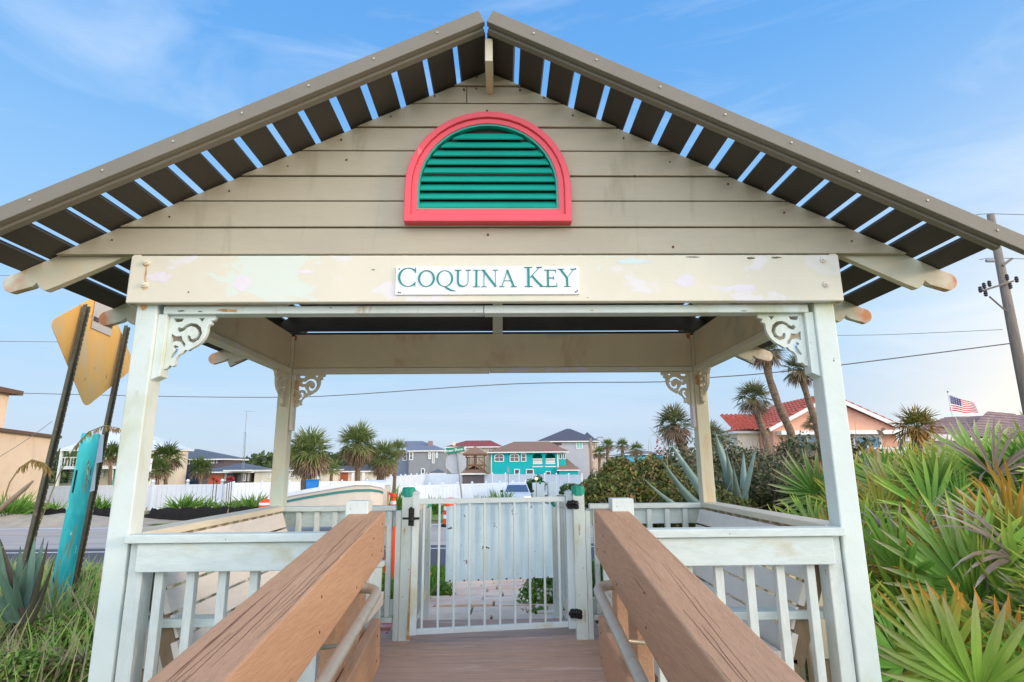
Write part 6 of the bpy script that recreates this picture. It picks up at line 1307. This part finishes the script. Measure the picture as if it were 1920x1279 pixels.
# ------------------------------------------------------------------ palms
def palm(label, trunk, crown_r, nf, rnd, tr0=.16, tr1=.13, skirt=.4, name='cabbage_palm', group=None, cols=None, blades=18, dens=1, wd=.06):
    """trunk: list of points from ground to crown heart"""
    P = [Vector(p) for p in trunk]; t = thing(name, label, 'palm', tuple(P[0]), group); s = MB()
    pts, rs = [], []; n = 14
    for i in range(n+1):
        q = i/n*(len(P)-1); k = min(int(q), len(P)-2); pts.append(P[k].lerp(P[k+1], q-k)); rs.append(lerp(tr0, tr1, i/n)*(1+.07*math.sin(i*2.4)))
    rs[-1] *= 1.5; rs[-2] *= 1.5; rs[-3] *= 1.25
    s.tube(pts, rs, 12); s.build('trunk', trunk_m, t, smooth=True)
    if skirt > .2:
        b = MB(); H_ = P[-1]
        for i in range(46):
            a = i*2.4; zz = rnd.uniform(-.45, .05)*crown_r; r0 = tr1*1.15; p0 = H_+Vector((math.cos(a)*r0*.6, math.sin(a)*r0*.6, zz)); b.beam(p0, p0+Vector((math.cos(a), math.sin(a), 1.0)).normalized()*crown_r*.14, .05*crown_r, .012*crown_r)
        b.build('leaf_bases', trunk_m, t)
    lf = LF(); cols = cols or (sr(100, 126, 62), sr(150, 144, 84)); hp = P[-1]+Vector((0, 0, crown_r*.05))
    for i in range(nf):
        az = i*2.39996+rnd.uniform(-.2, .2); q = i/nf; el = R(lerp(82, -58*skirt/.4 if skirt else -5, q**.85))+rnd.uniform(-.12, .12); d = Vector((math.cos(az)*math.cos(el), math.sin(az)*math.cos(el), math.sin(el)))
        st = crown_r*rnd.uniform(.34, .48); hub = hp+d*st; 
        if q > (.55 if skirt > .45 else .72) and skirt > .2: c0, c1 = sr(150, 128, 104), sr(186, 162, 138)
        elif q > .5: c0, c1 = tuple(lerp(a, b_, .4) for a, b_ in zip(cols[0], cols[1])), cols[1]
        else: c0, c1 = cols
        dd = (d+Vector((0, 0, .15 if q < .4 else -.25))).normalized()
        lf.fan(hub, dd, crown_r*rnd.uniform(.58, .74), blades, rnd.uniform(75, 105), c0, c1, rnd, .5 if q < .6 else .9, wd*rnd.uniform(.7, 1.2), 3, Vector((rnd.uniform(-.4, .4), rnd.uniform(-.4, .4), 1)), rnd.uniform(.1, .5))
        lf.tube([hp, hp+d*st*.5+Vector((0, 0, .02)), hub], [.02*crown_r, .014*crown_r, .01*crown_r], 4, cols=c0)
    lf.build('crown', leaf_m, t, fix=False); return t
rq = random.Random(33)
def tp(*a): return [PY(u, v, Y) for u, v, Y in a]
def ground_pt(u, Y): q = PY(u, 920, Y); return Vector((q.x, Y, gz(q.x, Y)-.1))
G2 = (sr(112, 138, 76), sr(170, 160, 108))
palm('full cabbage palm just right of the left rear post, trunk wrapped in dead fronds', [ground_pt(572, 34)]+tp((575, 895, 34), (579, 852, 34)), 1.6, 76, rq, .30, .27, .62, cols=G2)
palm('tallest cabbage palm of the middle group, slim trunk and round crown', [ground_pt(671, 37)]+tp((671, 880, 37), (671, 836, 37)), 1.50, 74, rq, .16, .15, .66, cols=G2)
palm('shorter cabbage palm leaning against the tallest of the middle group', [ground_pt(706, 38)]+tp((711, 895, 38), (719, 862, 38)), 1.3, 62, rq, .17, .15, .66, cols=G2)
palm('small cabbage palm crown beside the grey house', [ground_pt(738, 44)]+tp((741, 880, 44), (746, 846, 44)), .95, 34, rq, .13, .12, .4, cols=G2)
palm('low young palm in front of the dark roofed house', [ground_pt(621, 60)]+tp((621, 893, 60), (622, 886, 60)), 1.25, 26, rq, .15, .15, .1, blades=12, wd=.09, cols=G2)
D2 = (sr(92, 112, 66), sr(176, 150, 110))
palm('short stout cabbage palm left of the right rear post', [ground_pt(1306, 15)]+tp((1290, 862, 15), (1272, 822, 15), (1264, 800, 15)), .60, 40, rq, .13, .095, .5, cols=D2)
palm('cabbage palm crown behind the right rear post', [ground_pt(1330, 18)]+tp((1330, 870, 18), (1334, 822, 18)), .60, 34, rq, .14, .11, .5, cols=D2)
palm('lowest of the three cabbage palms before the salmon house', [ground_pt(1452, 19)]+tp((1436, 820, 19), (1424, 790, 19), (1413, 752, 19)), .72, 38, rq, .13, .10, .4, cols=D2)
palm('tall leaning cabbage palm whose crown is cut off by the roof beam', [ground_pt(1512, 20)]+tp((1486, 818, 20), (1458, 755, 20), (1441, 705, 20), (1436, 664, 20)), .74, 36, rq, .14, .12, .3, cols=D2)
palm('tall cabbage palm next to the right front post', [ground_pt(1560, 20)]+tp((1532, 800, 20), (1514, 745, 20), (1500, 697, 20)), .72, 36, rq, .12, .10, .4, cols=D2)
palm('low palm with brown tipped fans under the tall palms', [ground_pt(1545, 22)]+tp((1537, 845, 22), (1532, 800, 22)), .62, 26, rq, .10, .09, .1, cols=D2)
palm('bushy palm with orange tipped fans above the palmetto thicket', [ground_pt(1722, 16)]+tp((1721, 860, 16), (1720, 808, 16)), .72, 30, rq, .14, .12, .2, cols=(sr(116, 128, 60), sr(206, 140, 70)), wd=.08, blades=14)  # fronds run from green to orange at the tips
F2 = (sr(98, 124, 62), sr(158, 142, 80))
for lab, u, v, Y, cr_ in (('small fan palm left of the pair near the blue house', 1139, 838, 62, .9), ('left fan palm of the pair near the blue house', 1167, 838, 58, .85), ('right fan palm of the pair, in front of the blue house', 1193, 846, 54, .85), ('dark small palm right against the tall grey house', 1124, 852, 66, .95)):
    palm(lab, [ground_pt(u, Y)]+tp((u, v, Y)), cr_*1.1, 24, rq, .16, .13, .25, 'fan_palm', cols=F2, blades=11, wd=.11)
for lab, u, v, Y, cr_ in (('palm in front of the cream and sea green house', 208, 856, 58, 1.5), ('bushy palm left of the navy house', 312, 862, 52, 1.7), ('second bushy palm at the foot of the balcony house', 296, 884, 50, 1.3), ('round small palm before the garage of the navy house', 376, 882, 62, 1.5), ('palm in the shade of the white balcony', 162, 862, 69, 1.5)):
    palm(lab, [ground_pt(u, Y)]+tp((u, v, Y)), cr_, 34, rq, .16, .15, .3, cols=(sr(84, 108, 52), sr(120, 134, 70)), blades=13, wd=.09)
# ------------------------------------------------------------------ strap leaved plants
def strap(label, u, Y, r_, n, rnd, wd=.09, up=.9, dz=0):
    p = PY(u, 940, Y); z = gz(p.x, Y)+dz; t = thing('strap_leaved_plant', label, 'plant', (p.x, Y, z), 'strap leaved plants along the fences'); lf = LF()
    for i in range(n):
        a = rnd.uniform(0, 6.28); e = rnd.uniform(.15, 1.1); b0 = (p.x+rnd.gauss(0, .12)*r_, Y+rnd.gauss(0, .12)*r_, z); j = rnd.uniform(.75, 1.3)
        lf.blade(b0, (math.cos(a)*e, math.sin(a)*e*.8, up), r_*rnd.uniform(.75, 1.15), wd*rnd.uniform(.7, 1.2), (math.sin(a)*.3, -1, .3), .75, tuple(k*j for k in sr(70, 122, 44)), tuple(k*j for k in sr(130, 168, 70)), 4, .2, .7)
    lf.build('leaves', leaf_m, t, fix=False); return t
rs_ = random.Random(4)
for lab, u, Y, r_, n in (('lush strap leaved plant below the peach building', 18, 26, 1.45, 130), ('second strap leaved plant at the left edge', 55, 27, 1.2, 90), ('strap leaved plant between the two sign posts', 100, 31, 1.0, 50), ('strap leaved plant right of the teal pile', 188, 31, 1.25, 80),
    ('broad strap leaved plant above the black silt fence', 345, 30, 1.25, 110), ('strap leaved plant beside the broad one above the silt fence', 382, 30.5, 1.05, 80), ('rounded leafy plant in front of a ball capped fence post', 408, 31, .8, 50), ('leafy plant just right of the ball capped fence post', 436, 31, .9, 60), ('strap leaved plant left of the left rear post', 472, 31, 1.25, 90), ('strap leaved plant touching the left rear post', 500, 30.5, 1.1, 70),
    ('tall strap leaved plant behind the stern of the boat', 735, 25.5, 1.5, 120), ('strap leaved plant before the nearer vinyl fence, left of the drum', 812, 31, 1.0, 70), ('low strap leaved plant right of the stop sign pole', 895, 33, .95, 80), ('strap leaved plant further right of the stop sign pole', 917, 33.5, .95, 70), ('strap leaved plant left of the silver car', 941, 35, 1.3, 90)):
    strap(lab, u, Y, r_, n, rs_, .09)
for u, nm in ((398, 'first'), (404, 'second'), (424, 'third'), (428, 'fourth'), (432, 'fifth')):
    p = PY(u, 940, 31.3); t = thing('canna_flower', 'thin red flower stalk before the white fence, %s of five from the left' % nm, 'flower', (p.x, 31.3, gz(p.x, 31)), 'red flower stalks by the fence'); q = PY(u+3, 899 if u != 404 else 903, 31.3); s = MB(); s.tube([(p.x, 31.3, gz(p.x, 31)), q], .018, 4, cols=sr(90, 70, 70)); s.build('stem', grass_m, t); s = MB(); 
    for k in range(5): a = k*1.3; s.add([q+Vector((0, 0, -.1)), q+Vector((.13*math.cos(a), 0, .04)), q+Vector((.05*math.cos(a), 0, .16))], [(0, 1, 2)])
    s.build('petals', MATS['red ribbon'], t, fix=False)
# shrubs along the side street
rz_ = random.Random(8)
GD = [sr(70, 104, 48), sr(92, 124, 58), sr(52, 80, 40)]
def bb(label, u, v0, v1, Y, wpx, n, ls, cols):
    a, b_ = PY(u, v0, Y), PY(u, v1, Y); wx = wpx/FPX*Y/2; bush('shrub', label, a.x, Y, a.z, wx, wx*.8, b_.z-a.z, n, ls, cols, rz_, twigs=6)
bb('round green bush behind the boarded utility enclosure', 1003, 928, 889, 43.5, 46, 1800, .10, GD)
bb('dark low hedge between the cabinets and the street light', 1068, 930, 905, 44, 52, 1500, .10, GD)
bb('dark hedge at the foot of the street light', 1098, 930, 895, 46, 40, 1500, .11, GD)
bb('upright dark juniper right of the street light', 1122, 930, 868, 40, 40, 2600, .08, [sr(54, 92, 52), sr(70, 110, 62)])
bb('second upright juniper left of the yellow green shrub', 1140, 930, 882, 38, 30, 1600, .08, [sr(54, 92, 52), sr(70, 110, 62)])
bb('olive bush below the two fan palms', 1165, 900, 853, 30, 66, 3000, .08, SH)
bb('sea grape bush under the blue house', 1215, 905, 862, 24, 90, 3500, .07, SH)
for (u, v0, v1, Y, w_) in ((1110, 960, 905, 16, 60), (1140, 965, 893, 14, 80)): bb('yellow green shrub sprawling beside the side street, %s' % ('left' if u == 1110 else 'right'), u, v0, v1, Y, w_, 3500, .05, SH)
# distant woods
tl = LF(); rt = random.Random(2); vs, fs, cs_ = [], [], []
for i in range(16000):
    x = rt.uniform(-110, 60); y = rt.uniform(128, 150); h = 2.4+1.3*math.sin(x*.11)+.9*math.sin(x*.37+1)+.5*math.sin(x*.9); 
    if x > 10: h *= .6
    z = -3+rt.random()**.6*(h+3)-.3; k = len(vs); s_ = rt.uniform(.35, .8); a = rt.uniform(0, 3.14); dx, dz = math.cos(a)*s_, math.sin(a)*s_; p = Vector((x, y, z)); j = rt.uniform(.6, 1.3)
    vs += [p+Vector((-dx, rt.uniform(-.3, .3), -dz)), p+Vector((-dz*.6, 0, dx*.6)), p+Vector((dx, rt.uniform(-.3, .3), dz)), p+Vector((dz*.6, 0, -dx*.6))]; fs.append((k, k+1, k+2, k+3)); c_ = rt.choice([sr(84, 106, 60), sr(104, 120, 70), sr(70, 88, 54)]); cs_ += [tuple(m_*j for m_ in c_)]*4
tl.add(vs, fs, cs_); tl.build('distant_woods', bush_m, None, fix=False, label='low dark green woods along the horizon behind the houses', cat='woods', kind='stuff')
# scrub filling the far side of the street at the right
def regs(r): x = r.uniform(9, 30); return x, r.uniform(12.6, 30)
sb = LF(); vs, fs, cs_ = [], [], []
for i in range(22000):
    y = rt.uniform(9.5, 30); x = rt.uniform(.34*y, .98*y+2); z = gz(x, y)+rt.random()**.7*(1.2+.4*math.sin(x*1.3)+.4*math.sin(y*1.1+x*.4)); 
    if y > 12 and x < 6+(y-12)*.25: continue
    k = len(vs); s_ = rt.uniform(.04, .10)*(1+y/30); a = Vector((rt.gauss(0, 1), rt.gauss(0, 1), rt.gauss(0, 1))).normalized(); b_ = a.orthogonal().normalized(); c_ = a.cross(b_); p = Vector((x, y, z)); vs += [p-b_*s_, p+c_*s_*.5, p+b_*s_, p-c_*s_*.5]; fs.append((k, k+1, k+2, k+3)); j = rt.uniform(.7, 1.3); q = rt.choice(SH2); cs_ += [tuple(m_*j for m_ in q)]*4
sb.add(vs, fs, cs_); sb.build('coastal_scrub', bush_m, None, fix=False, label='tangled grey green coastal scrub on the dune behind the palmettos', cat='scrub', kind='stuff')
# bare twiggy stems standing above the shrubs
t = thing('bare_branch', 'tall bare arching branch with a few red leaves above the shrubs', 'branch', tuple(PY(1252, 880, 9))); s = MB()
s.tube(tp((1252, 885, 9), (1250, 845, 9), (1240, 826, 9), (1228, 812, 9), (1217, 801, 9)), [.009, .007, .005, .004, .002], 5); s.tube(tp((1236, 822, 9), (1226, 815, 8.9), (1219, 818, 8.9)), [.004, .003, .002], 4); s.tube(tp((1215, 856, 9), (1217, 822, 9)), [.004, .002], 4); s.tube(tp((1150, 845, 9.2), (1145, 824, 9.2)), [.004, .002], 4); s.build('stems', twig_m, t)
lf = LF()
for i in range(26): p = PY(1236+rt.uniform(-9, 9), 834+rt.uniform(-10, 16), 9); lf.blade(p, (rt.uniform(-1, 1), -.3, rt.uniform(-1, 1)), .03, .022, (0, -1, 0), .1, sr(176, 80, 50), sr(196, 120, 70), 2)
lf.build('leaves', bush_m, t, fix=False)

# ------------------------------------------------------------------ utility pole, wires, flag
pole_w = mat('weathered utility pole', sr(140, 128, 116), .9, .2, 4, stretch=(1, 1, .15), bump=.5, bscale=30, grain=.25); ins = mat('dark insulator', sr(70, 62, 62), .4, .2, 9)
Y = 20; a, b = PY(1857, 402, Y), PY(1926, 760, Y); x_ = (a.x); t = thing('utility_pole', 'weathered timber utility pole with insulator arms at the right edge', 'utility pole', (x_, Y, -1.8)); s = MB()
s.tube([(x_, Y, -1.9), (x_, Y, a.z*.5), (x_, Y, a.z)], [.19, .165, .12], 14); s.build('shaft', pole_w, t, smooth=True)
def stickb(p, q, r_, name='brace', m=pole_w): s = MB(); s.tube([PY(p[0], p[1], Y-.15), PY(q[0], q[1], Y-.15)], r_, 6); return s.build(name, m, t)
stickb((1843, 545), (1900, 527), .035, 'cross_arm'); stickb((1855, 556), (1886, 583), .03); stickb((1880, 498), (1897, 485), .05); stickb((1849, 489), (1864, 489), .06, 'lamp', pole_m)
for u, v in ((1838, 543), (1845, 536), (1855, 532), (1848, 550), (1888, 520), (1906, 524), (1894, 536)):
    s = MB(); q = PY(u, v, Y-.15); s.lathe([(.02, -.12), (.07, -.08), (.045, -.04), (.075, 0), (.045, .04), (.065, .08), (.02, .12)], q, 8); s.build('insulator', ins, t)
wire_m = mat('grey cable', sr(120, 116, 112), .7, .1, 20, bump=0)
def wire(label, pts, r_=.014):
    P = [PY(*p) for p in pts]; t = thing('overhead_wire', label, 'wire', tuple(P[0]), 'overhead wires'); s = MB()
    Q = []
    for i in range(len(P)-1):
        p0, p1, p2, p3 = P[max(i-1, 0)], P[i], P[i+1], P[min(i+2, len(P)-1)]
        for k in range(6): q = k/6; Q.append(.5*((2*p1)+(p2-p0)*q+(2*p0-5*p1+4*p2-p3)*q*q+(3*p1-p0-3*p2+p3)*q**3))
    Q.append(P[-1]); s.tube(Q, r_, 5); s.build('cable', wire_m, t); return t
wire('long sagging cable crossing the whole view below the rear beam', [(30, 737, 37), (290, 743, 33), (510, 745, 30.5), (640, 741, 29), (960, 720, 26), (1240, 716, 24), (1332, 708, 23.3), (1425, 701, 22.6), (1580, 684, 21.6), (1895, 644, 20)], .022)
wire('thin cable across the sky right of the pavilion at beam height', [(1570, 629, 21.5), (1680, 627, 21), (1880, 618, 20)], .010)
wire('top cable leaving the head of the utility pole', [(1830, 403, 20.3), (1857, 401, 20), (1960, 404, 19.5)], .012)
wire('second cable leaving the utility pole under the lamp', [(1836, 487, 20.3), (1866, 484, 20), (1960, 487, 19.5)], .012)
wire('short cable at the far left beside the roof bracket', [(-20, 515, 30), (25, 517, 30.5), (300, 522, 34)], .016)
wire('cable at the far left ending behind the diamond sign', [(-20, 640, 30), (105, 641, 32), (240, 642, 34)], .016)
wire('thin service cable slanting in front of the peach building', [(-10, 862, 24), (45, 828, 27), (98, 790, 30)], .014)
Y = 45; t = thing('flagpole_flag', 'American flag flying from a pole above the brown tiled roof', 'flag', (PY(1780, 800, Y).x, Y, -2.2)); a = PY(1777, 735, Y); s = MB(); s.tube([(a.x+.25, Y, -2.3), (a.x, Y, a.z)], [.06, .035], 8); s.build('pole', trimw, t); s = MB(); s.lathe([(.02, -.06), (.07, 0), (.02, .07)], a, 10); s.build('finial', ins, t)
fr_, fw_, fb_ = [mat(n, c, .7, .04, 3, bump=0) for n, c in (('flag red', sr(196, 50, 58)), ('flag white', sr(236, 226, 222)), ('flag blue', sr(58, 66, 120)))]
nx_, nz_ = 39, 26; v = []; tl_, tr__, bl__, br_ = PY(1780, 741, Y), PY(1828, 757, Y), PY(1781, 770, Y), PY(1833, 776, Y)
for j in range(nz_+1):
    for i in range(nx_+1):
        p = tl_.lerp(tr__, i/nx_).lerp(bl__.lerp(br_, i/nx_), j/nz_); q = i/nx_; v.append((p.x, p.y+.12*math.sin(q*9+j*.06)*q**.5, p.z+.10*math.sin(q*8+1)*q))
s = MB(); s.add(v, [(j*(nx_+1)+i, j*(nx_+1)+i+1, (j+1)*(nx_+1)+i+1, (j+1)*(nx_+1)+i) for j in range(nz_) for i in range(nx_)])
s.m = [2 if (i < 16 and j < 14) and not (i % 3 == 1 and j % 3 == 1) else (1 if (i < 16 and j < 14) else (0 if (j//2) % 2 == 0 else 1)) for j in range(nz_) for i in range(nx_)]
s.build('flag_cloth', [fr_, fw_, fb_], t, fix=False, smooth=True)
